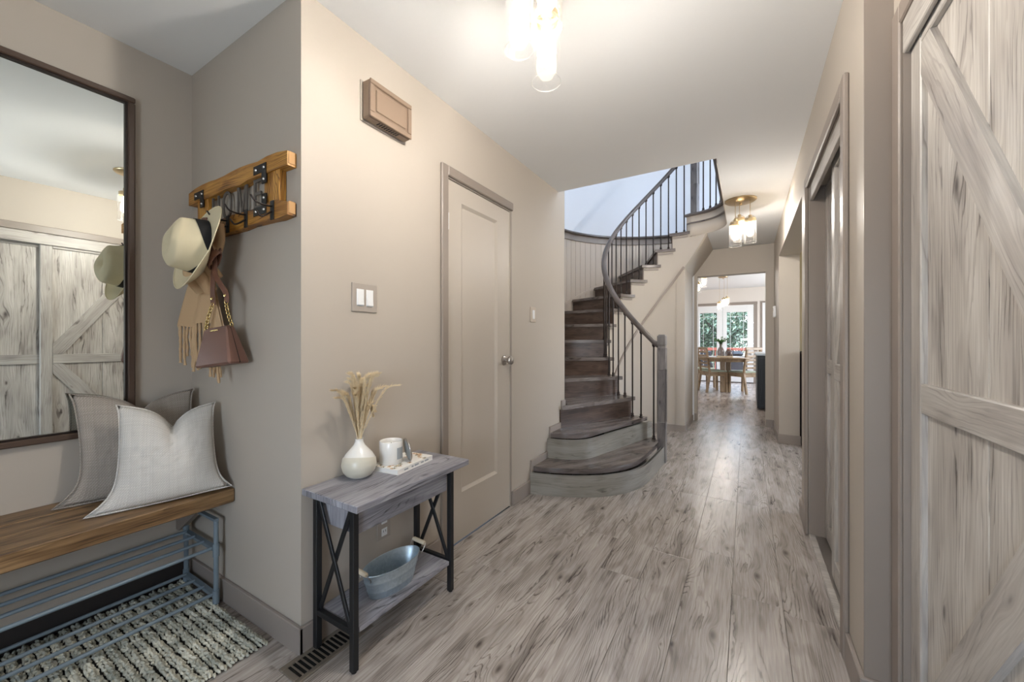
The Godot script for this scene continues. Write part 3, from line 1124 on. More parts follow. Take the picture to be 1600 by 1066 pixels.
	var stick := func(p: Vector3, y0: float, y1: float):
		var tb := MB.new()
		tb.tube(PackedVector3Array([Vector3(0, 0, 0), Vector3(0, (y1 - y0) * 0.5, 0), Vector3(0, y1 - y0, 0)]), 0.0078, 8)
		var o := put("baluster", tb.mesh(), M.bronze, rl, Vector3(p.x, y0, p.z) - rl.position)
		put("foot", foot_mesh, M.bronze, o)
		put("collar", collar_mesh, M.bronze, o, Vector3(0, y1 - y0, 0))
	for q in spots:
		stick.call(sp(q[0], rr), q[1], nose(q[0]) + 0.812)
	var gp := PackedVector3Array()
	gp.append(sp(197.0, rr, 3.62))
	for k in 7:
		var t := PI / 2 * (k + 0.6) / 6.6
		var p := Vector3(-0.58 + 0.37 * sin(t), 0, -4.87 - 0.37 * cos(t))
		if k > 0:
			stick.call(p, 2.71, 3.6)
		gp.append(Vector3(p.x, 3.62, p.z))
	for k in 12:
		var p := Vector3(-0.21, 0, -4.75 + 0.12 * k)
		stick.call(p, 2.71, 3.6)
		gp.append(Vector3(p.x, 3.62, p.z))
	b = MB.new()
	b.sweep(gp, oval, Vector3.UP, true)
	wobj("landing_handrail", b, M.rail, rl)

# ------------------------------------------------------------------ doors
func barn_leaf(d: Node3D, xf: float, z0: float, z1: float, y0: float, y1: float, rail0: float, rail1: float, braces: bool, apex_near: bool):
	# a door leaf facing -x; z0 is the near (larger z) edge. Parts: boards, stiles, rails, diagonal braces
	var sw := 0.068
	var t := 0.014
	var n := 2
	var bwid := (z0 - z1 - 2 * sw + 0.02) / n
	for k in n:
		var za := z1 + sw - 0.01 + bwid * k
		wobj("panel_board", bbm(xf + t, xf + t + 0.014, y0 + 0.05, y1 - 0.05, za + 0.0006, za + bwid - 0.0006, 0.0025, 1, roff(0.58, 0.24)), M.barn, d)
	wobj("stile", bbm(xf, xf + 0.03, y0, y1, z1, z1 + sw, 0.003, 1, roff(0.6, 0.1)), M.barn_trim, d)
	wobj("stile", bbm(xf, xf + 0.03, y0, y1, z0 - sw, z0, 0.003, 1, roff(0.6, 0.1)), M.barn_trim, d)
	for r in [[y0, y0 + 0.10], [rail0, rail1], [y1 - 0.075, y1]]:
		wobj("rail", bbm(xf + 0.0005, xf + 0.0295, r[0], r[1], z1 + sw + 0.0005, z0 - sw - 0.0005, 0.003, 2, roff(0.6, 0.6)), M.barn_trim, d)
	if not braces:
		return
	var inner := [[rail1, y1 - 0.075, 1.0], [y0 + 0.10, rail0, -1.0]]
	for q in inner:
		var ya: float = q[0]
		var yb: float = q[1]
		var za := z1 + sw + 0.001
		var zb := z0 - sw - 0.001
		var apex := Vector2(zb if apex_near else za, ya if q[2] > 0 else yb)
		var far := Vector2(za if apex_near else zb, yb if q[2] > 0 else ya)
		var dir := (far - apex).normalized()
		var nrm := Vector2(-dir.y, dir.x) * 0.047
		var long := PackedVector2Array([apex - dir * 0.3 + nrm, far + dir * 0.3 + nrm, far + dir * 0.3 - nrm, apex - dir * 0.3 - nrm])
		var frame := PackedVector2Array([Vector2(za, ya + 0.001), Vector2(zb, ya + 0.001), Vector2(zb, yb - 0.001), Vector2(za, yb - 0.001)])
		var got := Geometry2D.intersect_polygons(long, frame)
		if got.is_empty():
			continue
		var b := MB.new()
		b.off = roff(0.6, 0.4)
		b.plate(got[0], 0.0, 0.013, Transform3D(Basis(Vector3(0, 0, 1), Vector3(0, 1, 0), Vector3(1, 0, 0)), Vector3(xf + 0.001, 0, 0)), dir)
		wobj("brace", b, M.barn_trim, d)

func make_doors():
	# hinged door in the left wall
	var d := thing("door_1", "closed taupe hinged door with one tall recessed panel in the left wall", "door", Vector3(XL, 0, -1.98), 0.0, "", "structure")
	var z0 := -1.650
	var z1 := -2.308
	var xf := XL - 0.004
	var pz0 := -1.775
	var pz1 := -2.155
	var b := MB.new()
	b.bb(xf - 0.034, xf, 0.006, 2.035, z0, pz0)
	b.bb(xf - 0.034, xf, 0.006, 2.035, pz1, z1)
	b.bb(xf - 0.034, xf, 0.006, 0.275, pz0, pz1)
	b.bb(xf - 0.034, xf, 1.935, 2.035, pz0, pz1)
	wobj("slab", b, M.door, d)
	b = MB.new()
	b.bb(xf - 0.03, xf - 0.012, 0.28, 1.93, pz0 + 0.0, pz1)
	wobj("panel", b, M.door, d)
	b = MB.new()      # sloping edge round the panel
	var o := [Vector3(xf, 0.275, pz0), Vector3(xf, 1.935, pz0), Vector3(xf, 1.935, pz1), Vector3(xf, 0.275, pz1)]
	var c: Vector3 = (o[0] + o[2]) * 0.5
	for k in 4:
		var a: Vector3 = o[k]
		var e: Vector3 = o[(k + 1) % 4]
		var ai := Vector3(xf - 0.012, a.y + signf(c.y - a.y) * 0.018, a.z + signf(c.z - a.z) * 0.018)
		var ei := Vector3(xf - 0.012, e.y + signf(c.y - e.y) * 0.018, e.z + signf(c.z - e.z) * 0.018)
		b.quad(a, e, ei, ai, Vector2.ZERO, Vector2.ZERO, Vector2.ZERO, Vector2.ZERO, Vector3(1, 0, 0) + (c - (a + e) * 0.5).normalized())
	wobj("panel_moulding", b, M.door, d)
	b = MB.new()
	b.bb(XL, XL + 0.018, 0, 2.10, -1.587, -1.640, 0.005)
	wobj("casing", b, M.trim, d)
	b = MB.new()
	b.bb(XL, XL + 0.018, 2.045, 2.10, -1.6405, -2.326, 0.005, 2)
	wobj("casing", b, M.trim, d)
	b = MB.new()
	b.bb(XL - 0.1, XL + 0.004, 0, 2.044, -2.3125, -2.320)
	wobj("jamb", b, M.trim, d)
	for y in [0.22, 1.80]:
		b = MB.new()
		b.tube(PackedVector3Array([Vector3(XL + 0.006, y - 0.045, -1.645), Vector3(XL + 0.006, y, -1.645), Vector3(XL + 0.006, y + 0.045, -1.645)]), 0.006, 8)
		wobj("hinge", b, M.white, d)
	b = MB.new()
	var prof := PackedVector2Array([Vector2(0, 0), Vector2(0.033, 0), Vector2(0.033, 0.005), Vector2(0.026, 0.010), Vector2(0.012, 0.012), Vector2(0.011, 0.028), Vector2(0.018, 0.034), Vector2(0.027, 0.043), Vector2(0.029, 0.053), Vector2(0.025, 0.062), Vector2(0.012, 0.068), Vector2(0, 0.069)])
	b.lathe(prof, 24, Transform3D(basis_to(Vector3.RIGHT, Vector3.FORWARD), Vector3(xf, 1.015, -2.235)))
	wobj("door_knob", b, M.nickel, d)
	# far closet: leaves, valance, casing, track
	d = thing("door_2", "near barn-style sliding leaf of the far closet, with K braces", "door", Vector3(0.36, 0, -2.2), 0.0, "", "structure")
	barn_leaf(d, 0.352, -1.885, -2.40, 0.02, 2.03, 0.965, 1.04, true, false)
	d = thing("door_3", "far barn-style sliding leaf of the far closet, mostly hidden by its neighbour", "door", Vector3(0.39, 0, -2.6), 0.0, "", "structure")
	barn_leaf(d, 0.39, -2.33, -2.855, 0.02, 2.03, 0.965, 1.04, true, true)
	var t := thing("trim_2", "taupe casing with wood valance and floor track of the far closet", "closet frame", Vector3(XR, 0, -2.36), 0.0, "", "structure")
	wobj("casing", bbm(XR - 0.018, XR, 0, 2.105, -1.805, -1.865, 0.005), M.trim, t)
	wobj("casing", bbm(XR - 0.018, XR, 0, 2.105, -2.865, -2.925, 0.005), M.trim, t)
	wobj("casing", bbm(XR - 0.018, XR, 2.045, 2.105, -1.8655, -2.8645, 0.005, 2), M.trim, t)
	wobj("jamb", bbm(XR + 0.001, XR + 0.12, 0, 2.045, -2.8555, -2.8595), M.trim, t)
	wobj("jamb", bbm(XR + 0.001, XR + 0.12, 0, 2.045, -1.8705, -1.8745), M.trim, t)
	wobj("valance", bbm(XR + 0.004, XR + 0.022, 1.965, 2.044, -1.876, -2.855, 0.002, 2, roff()), M.barn_trim, t)
	wobj("track", bbm(XR + 0.03, XR + 0.11, 0.0, 0.012, -1.876, -2.855, 0.001), M.nickel, t)
	wobj("sill_strip", bbm(XR + 0.0, XR + 0.03, 0.0, 0.016, -1.876, -2.855, 0.003), M.barn_trim, t)
	# near closet
	d = thing("door_4", "large barn-style sliding door with K braces at the right edge", "door", Vector3(0.4, 0, -1.13), 0.0, "", "structure")
	barn_leaf(d, 0.391, -0.76, -1.495, 0.015, 2.0, 0.955, 1.033, true, true)
	d = thing("door_5", "barn-style sliding closet door seen only in the mirror, behind its neighbour", "door", Vector3(0.43, 0, -0.45), 0.0, "", "structure")
	barn_leaf(d, 0.425, -0.035, -0.84, 0.015, 2.0, 0.955, 1.033, false, false)
	t = thing("trim_3", "taupe casing with wood valance round the near closet", "closet frame", Vector3(XN, 0, -0.8), 0.0, "", "structure")
	wobj("casing", bbm(XN - 0.012, XN, 0, 2.095, -1.505, -1.565, 0.004), M.trim, t)
	wobj("casing", bbm(XN - 0.012, XN, 0, 2.095, 0.03, -0.03, 0.004), M.trim, t)
	wobj("casing", bbm(XN - 0.012, XN, 2.037, 2.095, -0.0305, -1.5045, 0.004, 2), M.trim, t)
	wobj("jamb", bbm(XN - 0.004, XN + 0.1, 0, 2.037, -1.4965, -1.5005), M.trim, t)
	wobj("valance", bbm(XN - 0.006, XN + 0.008, 1.945, 2.036, -1.495, -0.034, 0.003, 2, roff()), M.barn_trim, t)
	wobj("track", bbm(XN + 0.005, XN + 0.10, 0.0, 0.010, -1.495, -0.034, 0.001), M.nickel, t)

# ------------------------------------------------------------------ lamps
func jar(parent: Node3D, p: Vector3, top: float, r: float, h: float, e: float, gm: Material):
	# p: centre of the open bottom rim (world); top: height of the canopy underside
	var b := MB.new()
	var out := PackedVector2Array([Vector2(r, 0), Vector2(r + 0.0012, 0.004), Vector2(r, 0.01), Vector2(r, h - 0.025), Vector2(r * 0.92, h - 0.008), Vector2(r * 0.8, h)])
	b.lathe(out, 32, Transform3D(Basis(), p))
	var j := wobj("glass_jar", b, gm, parent)
	b = MB.new()
	var ring := PackedVector3Array()
	for k in 32:
		ring.append(p + Vector3(r * cos(TAU * k / 32), 0.0, r * sin(TAU * k / 32)))
	b.tube(ring, 0.0016, 6, null, true)
	put("glass_rim", b.mesh(), M.jar_rim, j)
	b = MB.new()
	b.lathe(PackedVector2Array([Vector2(r * 0.84, h - 0.012), Vector2(r * 0.86, h + 0.012), Vector2(r * 0.7, h + 0.018), Vector2(0.014, h + 0.02), Vector2(0.014, h + 0.045), Vector2(0, h + 0.045)]), 28, Transform3D(Basis(), p))
	wobj("cap", b, M.brass, parent)
	b = MB.new()     # wire bail round the cap
	var bail := PackedVector3Array()
	for k in 13:
		var t := PI * k / 12
		bail.append(p + Vector3(r * 0.95 * cos(t), h - 0.01 + 0.05 * sin(t), 0))
	b.tube(bail, 0.0018, 6)
	wobj("wire_bail", b, M.brass, parent)
	b = MB.new()
	b.tube(PackedVector3Array([p + Vector3(0, h + 0.04, 0), p + Vector3(0, (h + top - p.y) * 0.5, 0), Vector3(p.x, top, p.z)]), 0.0025, 6)
	wobj("cord", b, M.brass, parent)
	b = MB.new()
	b.lathe(PackedVector2Array([Vector2(0, h - 0.006), Vector2(0.015, h - 0.006), Vector2(0.015, h - 0.018), Vector2(0, h - 0.018)]), 16, Transform3D(Basis(), p))
	wobj("socket", b, M.brass, parent)
	b = MB.new()
	var br := minf(0.030, r * 0.66)
	b.lathe(PackedVector2Array([Vector2(0, h - 0.145), Vector2(br * 0.55, h - 0.141), Vector2(br * 0.9, h - 0.126), Vector2(br, h - 0.108), Vector2(br * 0.92, h - 0.085), Vector2(br * 0.7, h - 0.062), Vector2(0.014, h - 0.036), Vector2(0.013, h - 0.018), Vector2(0, h - 0.018)]), 20, Transform3D(Basis(), p))
	wobj("bulb", b, M.bulb, parent)
	var l := OmniLight3D.new()
	l.name = "bulb_light"
	l.light_color = Color(1.0, 0.975, 0.945)
	l.light_energy = e
	l.light_size = 0.01
	l.omni_range = 30.0
	l.omni_attenuation = 2.0
	l.shadow_enabled = true
	parent.add_child(l, true)
	l.position = p + Vector3(0, h - 0.030, 0) - parent.position

func lamp(label: String, c: Vector3, jars: Array, r: float, h: float, e: float, cr: float, gm: Material):
	var t := thing("pendant_light", label, "ceiling light", c, 0.0, "pendant lights with jar shades")
	var b := MB.new()
	b.lathe(PackedVector2Array([Vector2(0, -0.028), Vector2(cr * 0.55, -0.026), Vector2(cr * 0.9, -0.016), Vector2(cr, -0.006), Vector2(cr, 0.0), Vector2(0, 0.0)]), 36)
	obj("canopy", b, M.brass, t)
	b = MB.new()
	b.lathe(PackedVector2Array([Vector2(0, -0.05), Vector2(0.010, -0.046), Vector2(0.012, -0.036), Vector2(0.006, -0.026), Vector2(0, -0.026)]), 14)
	obj("finial", b, M.brass, t)
	for j in jars:
		jar(t, j, c.y - 0.012, r, h, e, gm)

func make_lamps():
	lamp("near three-jar pendant light at the top edge over the entry", Vector3(-0.55, H, -1.07), [Vector3(-0.609, 2.056, -1.059), Vector3(-0.508, 2.075, -1.048), Vector3(-0.538, 1.957, -1.107)], 0.0455, 0.20, 0.33, 0.10, M.jar_glass)
	lamp("three-jar pendant light hanging in the middle of the hall beside the stairs", Vector3(-0.045, H, -4.16), [Vector3(-0.085, 2.01, -4.10), Vector3(0.03, 2.035, -4.12), Vector3(-0.055, 2.09, -4.26)], 0.050, 0.20, 0.27, 0.13, M.jar_glass_milky)

# ------------------------------------------------------------------ mirror
func make_mirror():
	# hung a little forward at the top
	var t := thing("framed_mirror", "large rectangular mirror in a thin dark brown frame above the bench", "mirror", Vector3(XA + 0.003, 0.755, 0.0))
	t.rotation.z = deg_to_rad(0.0)
	var y1 := 1.45
	var za := -0.617
	var zb := 0.75
	var w := 0.024
	for q in [[0.0, w], [y1 - w, y1]]:
		obj("frame_rail", bbm(0.0, 0.03, q[0], q[1], za, zb, 0.004, 2), M.brown_frame, t)
	for q in [[za, za + w], [zb - w, zb]]:
		obj("frame_stile", bbm(0.0, 0.0295, w, y1 - w, q[0], q[1], 0.004), M.brown_frame, t)
	for q in [[w, w + 0.008, za + w, zb - w], [y1 - w - 0.008, y1 - w, za + w, zb - w]]:
		obj("inner_lip", bbm(0.0, 0.022, q[0], q[1], q[2], q[3], 0.001), M.bronze, t)
	for q in [[za + w, za + w + 0.008], [zb - w - 0.008, zb - w]]:
		obj("inner_lip", bbm(0.0, 0.022, w + 0.008, y1 - w - 0.008, q[0], q[1], 0.001), M.bronze, t)
	obj("mirror_glass", bbm(0.004, 0.012, w + 0.002, y1 - w - 0.002, za + w + 0.002, zb - w - 0.002), M.mirror, t)

# ------------------------------------------------------------------ bench corner
func make_bench():
	var y1 := 0.512
	var xf := -1.885
	var t := thing("alcove_bench", "thick rough brown wooden bench top mounted in the alcove", "bench", Vector3(XA, y1 - 0.058, -0.2))
	var ws := [0.105, 0.085, 0.12]
	var x := XA + 0.002
	var tot: float = xf - x
	for k in 3:
		var w: float = tot * [0.32, 0.27, 0.41][k]
		var b := MB.new()
		b.off = roff(0.4, 0.1)
		b.bb(x, x + w - 0.0015, y1 - 0.058, y1 - 0.001 * (k % 2), ZS + 0.003, 1.2, 0.004, 2)
		wobj("plank", b, M.bench, t)
		x += w
	for z in [ZS + 0.05, 0.2]:
		var b := MB.new()
		var pl := PackedVector2Array([Vector2(0, 0), Vector2(0.30, 0), Vector2(0.30, -0.02), Vector2(0.03, -0.2), Vector2(0, -0.2)])
		b.plate(pl, z - 0.012, z + 0.012, Transform3D(Basis(), Vector3(XA + 0.002, y1 - 0.058, 0)))
		wobj("bracket", b, M.trim, t)
	# shoe rack
	var r := thing("shoe_rack", "two-tier blue-grey metal shoe rack under the bench", "shoe rack", Vector3(-2.11, 0, -0.3))
	var xs := [-1.965, -2.06, -2.15, -2.24]
	for ze in [-0.785, 0.35]:
		for px in [-1.955, -2.255]:
			var b := MB.new()
			b.tube(PackedVector3Array([Vector3(px, 0.014, ze), Vector3(px, 0.2, ze), Vector3(px, 0.372, ze)]), 0.0095, 10)
			wobj("post", b, M.rack_paint, r)
			for y in [0.05, 0.25]:
				b = MB.new()
				b.tube(PackedVector3Array([Vector3(px, y - 0.03, ze), Vector3(px, y, ze), Vector3(px, y + 0.025, ze)]), 0.0125, 10)
				wobj("joint_sleeve", b, M.rack_paint, r)
		var b2 := MB.new()
		b2.bar(Vector3(-1.95, 0.375, ze), Vector3(-2.26, 0.375, ze), 0.018, 0.012)
		wobj("top_bar", b2, M.rack_paint, r)
		for y in [0.05, 0.25]:
			b2 = MB.new()
			b2.bar(Vector3(-1.95, y, ze), Vector3(-2.26, y, ze), 0.022, 0.014)
			wobj("cross_bar", b2, M.rack_paint, r)
	for y in [0.05, 0.25]:
		for px in xs:
			var b := MB.new()
			b.tube(PackedVector3Array([Vector3(px, y + 0.006, -0.78), Vector3(px, y + 0.006, -0.2), Vector3(px, y + 0.006, 0.345)]), 0.0072, 10)
			wobj("rod", b, M.rack_paint, r)
	# jute rug
	var rug := thing("woven_rug", "ribbed grey-green and cream woven rug under the shoe rack", "rug", Vector3(-1.9, 0, -0.2))
	var x0 := -2.29
	var x1 := -1.545
	var z0 := ZS + 0.035
	wobj("backing", bbm(x0 + 0.01, x1 - 0.012, 0.001, 0.006, z0 + 0.012, 1.0), M.dark, rug)
	var loop := MB.new()
	loop.lathe(PackedVector2Array([Vector2(0, -0.0105), Vector2(0.0040, -0.007), Vector2(0.0054, 0), Vector2(0.0040, 0.007), Vector2(0, 0.0105)]), 6)
	var xfs := []
	var cols := []
	var nz := noise(3.0, 77, 2)
	var rows := 52
	for k in rows:
		var z := z0 + 0.02 + k * 0.0335
		for sub in 3:
			var zz: float = z + [-0.008, 0.001, 0.0095][sub]
			var hh: float = [0.009, 0.015, 0.010][sub]
			var xx := x0 + rng.randf() * 0.01
			while xx < x1:
				var bs := Basis(Vector3(rng.randf_range(-0.3, 0.3), 1, rng.randf_range(-0.3, 0.3)).normalized(), rng.randf_range(-0.6, 0.6)) * Basis(Vector3(0, 0, 1), PI / 2 + rng.randf_range(-0.5, 0.5))
				xfs.append(Transform3D(bs.scaled(Vector3.ONE * rng.randf_range(0.85, 1.2)), Vector3(xx, hh + rng.randf_range(-0.002, 0.003), zz + rng.randf_range(-0.003, 0.003))))
				var f := clampf(0.5 + nz.get_noise_2d(xx * 2.0, zz * 2.0) * 0.6 + rng.randf_range(-0.22, 0.22), 0, 1)
				var c := Color(0.56, 0.57, 0.53).lerp(Color(0.86, 0.845, 0.78), f)
				cols.append(c.srgb_to_linear())
				xx += 0.0098
	var mm := MultiMesh.new()
	mm.transform_format = MultiMesh.TRANSFORM_3D
	mm.use_colors = true
	mm.mesh = loop.mesh()
	mm.instance_count = xfs.size()
	for k in xfs.size():
		mm.set_instance_transform(k, xfs[k])
		mm.set_instance_color(k, cols[k])
	var ym := StandardMaterial3D.new()
	ym.resource_name = "yarn"
	ym.roughness = 0.95
	ym.vertex_color_use_as_albedo = true
	var mi := MultiMeshInstance3D.new()
	mi.name = "yarn_loops"
	mi.multimesh = mm
	mi.material_override = ym
	mi.set_meta("kind", "stuff")
	rug.add_child(mi, true)
	mi.position = -rug.position
	# pillows
	pillow("light greige linen pillow with a chopped top, in front on the bench", M.linen_light, [Vector3(-1.985, 0.522, -0.465), Vector3(-1.90, 0.53, -0.782), Vector3(-2.10, 0.90, -0.51), Vector3(-1.99, 0.885, -0.795)], 0.075, 0.10, Vector3(0.93, 0.2, 0.3), 3)
	pillow("darker taupe-grey linen pillow leaning behind the light one", M.linen_grey, [Vector3(-2.19, 0.522, -0.425), Vector3(-2.12, 0.53, -0.78), Vector3(-2.28, 0.94, -0.42), Vector3(-2.215, 0.93, -0.80)], 0.055, 0.085, Vector3(0.95, 0.2, 0.2), 8)

func pillow(label: String, mat: Material, c: Array, puff: float, chop: float, face: Vector3, s: int):
	# c: bottom near, bottom far, top near, top far corners
	var base: Vector3 = (c[0] + c[1]) * 0.5
	var t := thing("throw_pillow", label, "pillow", base, 0.0, "pillows on the alcove bench")
	var nz := noise(4.0, s, 2)
	var nrm := face.normalized()
	var f := func(sgn: float, u: float, v: float) -> Vector3:
		var p: Vector3 = (c[0] as Vector3).lerp(c[1], u).lerp((c[2] as Vector3).lerp(c[3], u), v)
		var mid: Vector3 = (c[0] + c[1] + c[2] + c[3]) * 0.25
		# edges drawn in between the corners
		var eu := sin(PI * u)
		var ev := sin(PI * v)
		var pull := (0.05 if v > 0.5 else -0.03) * pow(eu, 0.45) * pow(absf(2 * v - 1), 4.0) + 0.10 * pow(ev, 0.4) * pow(absf(2 * u - 1), 4.0)
		p = p.lerp(mid, pull)
		# the limp bottom corners stick out along the bench
		p += Vector3(-0.02, -0.004, 0.062) * exp(-u / 0.06) * exp(-v / 0.08)
		p += Vector3(0.012, -0.004, -0.034) * exp(-(1.0 - u) / 0.06) * exp(-v / 0.08)
		# the chop pressed into the top edge
		var dent := exp(-absf(u - 0.54) / 0.17) * pow(v, 2.4)
		p += Vector3.DOWN * chop * dent
		var th := puff * pow(eu, 0.55) * pow(ev, 0.5)
		th *= 1.0 - 0.55 * exp(-pow((u - 0.54) / 0.07, 2.0)) * pow(v, 3.0)
		th += (nz.get_noise_2d(u * 3.0 + sgn * 9.0, v * 3.0) * 0.010 + absf(nz.get_noise_2d(u * 6.0, v * 2.0 + 5.0)) * 0.007) * eu * ev
		return p + nrm * th * sgn - base
	var b := MB.new()
	b.patch(34, 34, func(u, v): return f.call(1.0, u, v), false, Vector2(0.5, 0.45))
	b.patch(34, 34, func(u, v): return f.call(-0.8, u, v), true, Vector2(0.5, 0.45))
	obj("cover", b, mat, t)
	b = MB.new()
	var seam := PackedVector3Array()
	for k in 80:
		var q := k / 20.0
		var uv := Vector2(q, 0) if q < 1 else Vector2(1, q - 1) if q < 2 else Vector2(3 - q, 1) if q < 3 else Vector2(0, 4 - q)
		seam.append(f.call(0.0, uv.x, uv.y))
	b.tube(seam, 0.0032, 6, null, true)
	obj("seam", b, mat, t)

# ------------------------------------------------------------------ coat rack with hat, scarf, handbag
func make_coat_rack():
	var zb := ZS + 0.001      # wall
	var zf := -0.795          # front face
	var t := thing("coat_rack", "rustic wood coat rack with the metal word HOME in its frame", "coat rack", Vector3(-1.83, 1.6, zb))
	var live := func(x0: float, x1: float, y0: float, y1: float, s: int) -> PackedVector2Array:
		var nz := noise(7.0, s, 2)
		var p := PackedVector2Array()
		for k in 13:
			var x := lerpf(x0, x1, k / 12.0)
			p.append(Vector2(x, y0 + nz.get_noise_2d(x, 1.0) * 0.006))
		for k in 13:
			var x := lerpf(x1, x0, k / 12.0)
			var e := 0.012 if k == 0 or k == 12 else 0.0
			p.append(Vector2(x, y1 - e + nz.get_noise_2d(x, 9.0) * 0.007))
		return p
	for q in [[1.786, 1.850, 3], [1.605, 1.668, 9]]:
		var b := MB.new()
		b.off = roff(0.5, 0.8)
		b.plate(live.call(-2.255, -1.428, q[0], q[1], q[2]), zb, zf, Transform3D(), Vector2(1, 0))
		var rail := wobj("rail", b, M.rack_wood, t)
		b = MB.new()
		b.bb(-1.429, -1.4255, q[0] + 0.006, q[1] - 0.012, zb + 0.004, zf - 0.004, 0.002)
		var eg := put("end_grain", b.mesh(), M.end_grain, rail)
		eg.position = Vector3.ZERO
	for q in [[-2.18, -2.075], [-1.598, -1.492]]:
		var b := MB.new()
		b.off = roff(0.5, 0.8)
		b.bb(q[0], q[1], 1.664, 1.790, zb, zf - 0.006, 0.003)
		wobj("stile", b, M.rack_wood, t)
	# letters
	var xs := [-2.02, -1.915, -1.785, -1.665]
	for k in 4:
		var tm := TextMesh.new()
		tm.text = "HOME"[k]
		var fnt := SystemFont.new()
		fnt.font_names = PackedStringArray(["Droid Sans"])
		tm.font = fnt
		tm.font_size = 64
		tm.pixel_size = 0.0018
		tm.depth = 0.006
		tm.curve_step = 1.0
		var o := put("letter", tm, M.letter_metal, t, Vector3(xs[k], 1.727, zb + 0.018) - t.position)
		o.scale = Vector3([1.1, 1.12, 1.05, 1.35][k], 1.42, 1.0)
	# iron corner straps with screws
	var scr := MB.new()
	scr.lathe(PackedVector2Array([Vector2(0, 0.0045), Vector2(0.004, 0.0035), Vector2(0.0062, 0.0), Vector2(0, 0.0)]), 10, Transform3D(basis_to(Vector3(0, 0, 1), Vector3.RIGHT), Vector3.ZERO))
	var scm := scr.mesh()
	for q in [[-1.60, 1.80, 1, -1], [-1.60, 1.66, 1, 1], [-2.13, 1.80, 1, -1]]:
		var b := MB.new()
		var sx: float = q[2]
		var sy: float = q[3]
		var pl := PackedVector2Array([Vector2(-0.06 * sx, -0.013 * sy), Vector2(0.032 * sx, -0.013 * sy), Vector2(0.032 * sx, 0.064 * sy), Vector2(0.0, 0.064 * sy), Vector2(0.0, 0.019 * sy), Vector2(-0.06 * sx, 0.019 * sy)])
		if sy < 0:
			pl.reverse()
		b.plate(pl, zf - 0.001, zf + 0.003, Transform3D(Basis(), Vector3(q[0], q[1] + 0.014 * -sy, 0)))
		var st := wobj("corner_strap", b, M.iron, t)
		for p in [Vector2(-0.042, 0.003), Vector2(0.016, 0.003), Vector2(0.016, 0.048)]:
			put("screw", scm, M.nickel, st, Vector3(q[0] + p.x * sx, q[1] + 0.014 * -sy + p.y * sy, zf + 0.003))
	# double hooks
	for x in [-1.87, -1.72, -1.525]:
		var b := MB.new()
		b.bb(x - 0.012, x + 0.012, 1.60, 1.672, zf, zf + 0.004, 0.001)
		var hk := wobj("coat_hook", b, M.iron, t)
		b = MB.new()
		b.tube(curve_pts([Vector3(x, 1.650, zf + 0.003), Vector3(x, 1.648, zf + 0.03), Vector3(x - 0.004, 1.654, zf + 0.058), Vector3(x - 0.006, 1.674, zf + 0.074)], 6), 0.0034, 8)
		put("prong", b.mesh(), M.bronze, hk)
		b = MB.new()
		b.tube(curve_pts([Vector3(x, 1.632, zf + 0.003), Vector3(x, 1.612, zf + 0.026), Vector3(x, 1.604, zf + 0.044), Vector3(x, 1.622, zf + 0.058)], 6), 0.0034, 8)
		put("prong", b.mesh(), M.bronze, hk)
	make_hat()
	make_scarf()
	make_bag()

func make_hat():
	var at := Vector3(-1.885, 1.522, -0.715)
	var t := thing("straw_hat", "cream straw hat with a black band on the coat rack", "hat", at)
	# long axis of the brim nearly upright, crown towards the room
	var ax := Vector3(-0.10, 0.08, 0.98).normalized()
	var longd := (Vector3(0.22, 0.97, 0.0) - ax * Vector3(0.22, 0.97, 0.0).dot(ax)).normalized()
	var bs := Basis(longd, ax, longd.cross(ax))
	# profile along t: 0 brim edge .. 0.35 crown foot .. 1 middle of the crown top
	var f := func(u: float, v: float) -> Vector3:
		var a := TAU * u
		var rx := 0.0
		var y := 0.0
		if v < 0.35:
			var k := v / 0.35
			rx = lerpf(0.168, 0.104, k)
			y = (0.020 * pow(sin(a), 2.0) - (0.026 if cos(a) > 0.0 else 0.062) * cos(a) - 0.002) * pow(1.0 - k, 1.3) + 0.004
		else:
			var k := (v - 0.35) / 0.65
			if k < 0.6:
				var q := k / 0.6
				rx = lerpf(0.104, 0.092, q)
				y = lerpf(0.002, 0.100, q)
			elif k < 0.8:
				var q := (k - 0.6) / 0.2
				rx = lerpf(0.092, 0.056, q)
				y = 0.100 + 0.018 * sin(q * PI / 2)
			else:
				var q := (k - 0.8) / 0.2
				rx = lerpf(0.056, 0.0, q)
				y = 0.118 - 0.032 * q * q
		var p := Vector3(rx * cos(a) * 1.06, y, rx * sin(a) * 0.93)
		# pinched front and creased top
		if v > 0.5:
			var fr := smoothstep(0.0, 0.08, p.x) * smoothstep(0.03, 0.10, p.y)
			p.z *= 1.0 - 0.38 * fr
			p.y -= 0.014 * fr
		return bs * p
	var b := MB.new()
	b.patch(56, 40, f, false, Vector2(3.0, 1.5))
	obj("straw_body", b, M.straw, t)
	b = MB.new()
	b.patch(64, 4, func(u, v):
		var a: float = TAU * u
		var hgt: float = 0.044 * pow(clampf(absf(sin(a * 1.0 + 1.35)) * 1.15 - 0.12, 0.02, 1.0), 0.7)
		var y: float = 0.004 + hgt * v
		var rx: float = lerpf(0.104, 0.092, y / 0.100) + 0.0018
		return bs * Vector3(rx * cos(a) * 1.06, y, rx * sin(a) * 0.93), true)
	M.black_band.cull_mode = BaseMaterial3D.CULL_DISABLED
	obj("hat_band", b, M.black_band, t)
	b = MB.new()
	var rim := PackedVector3Array()
	for k in 56:
		rim.append(f.call(k / 56.0, 0.0))
	b.tube(rim, 0.0022, 6, null, true)
	obj("brim_edge", b, M.straw, t)

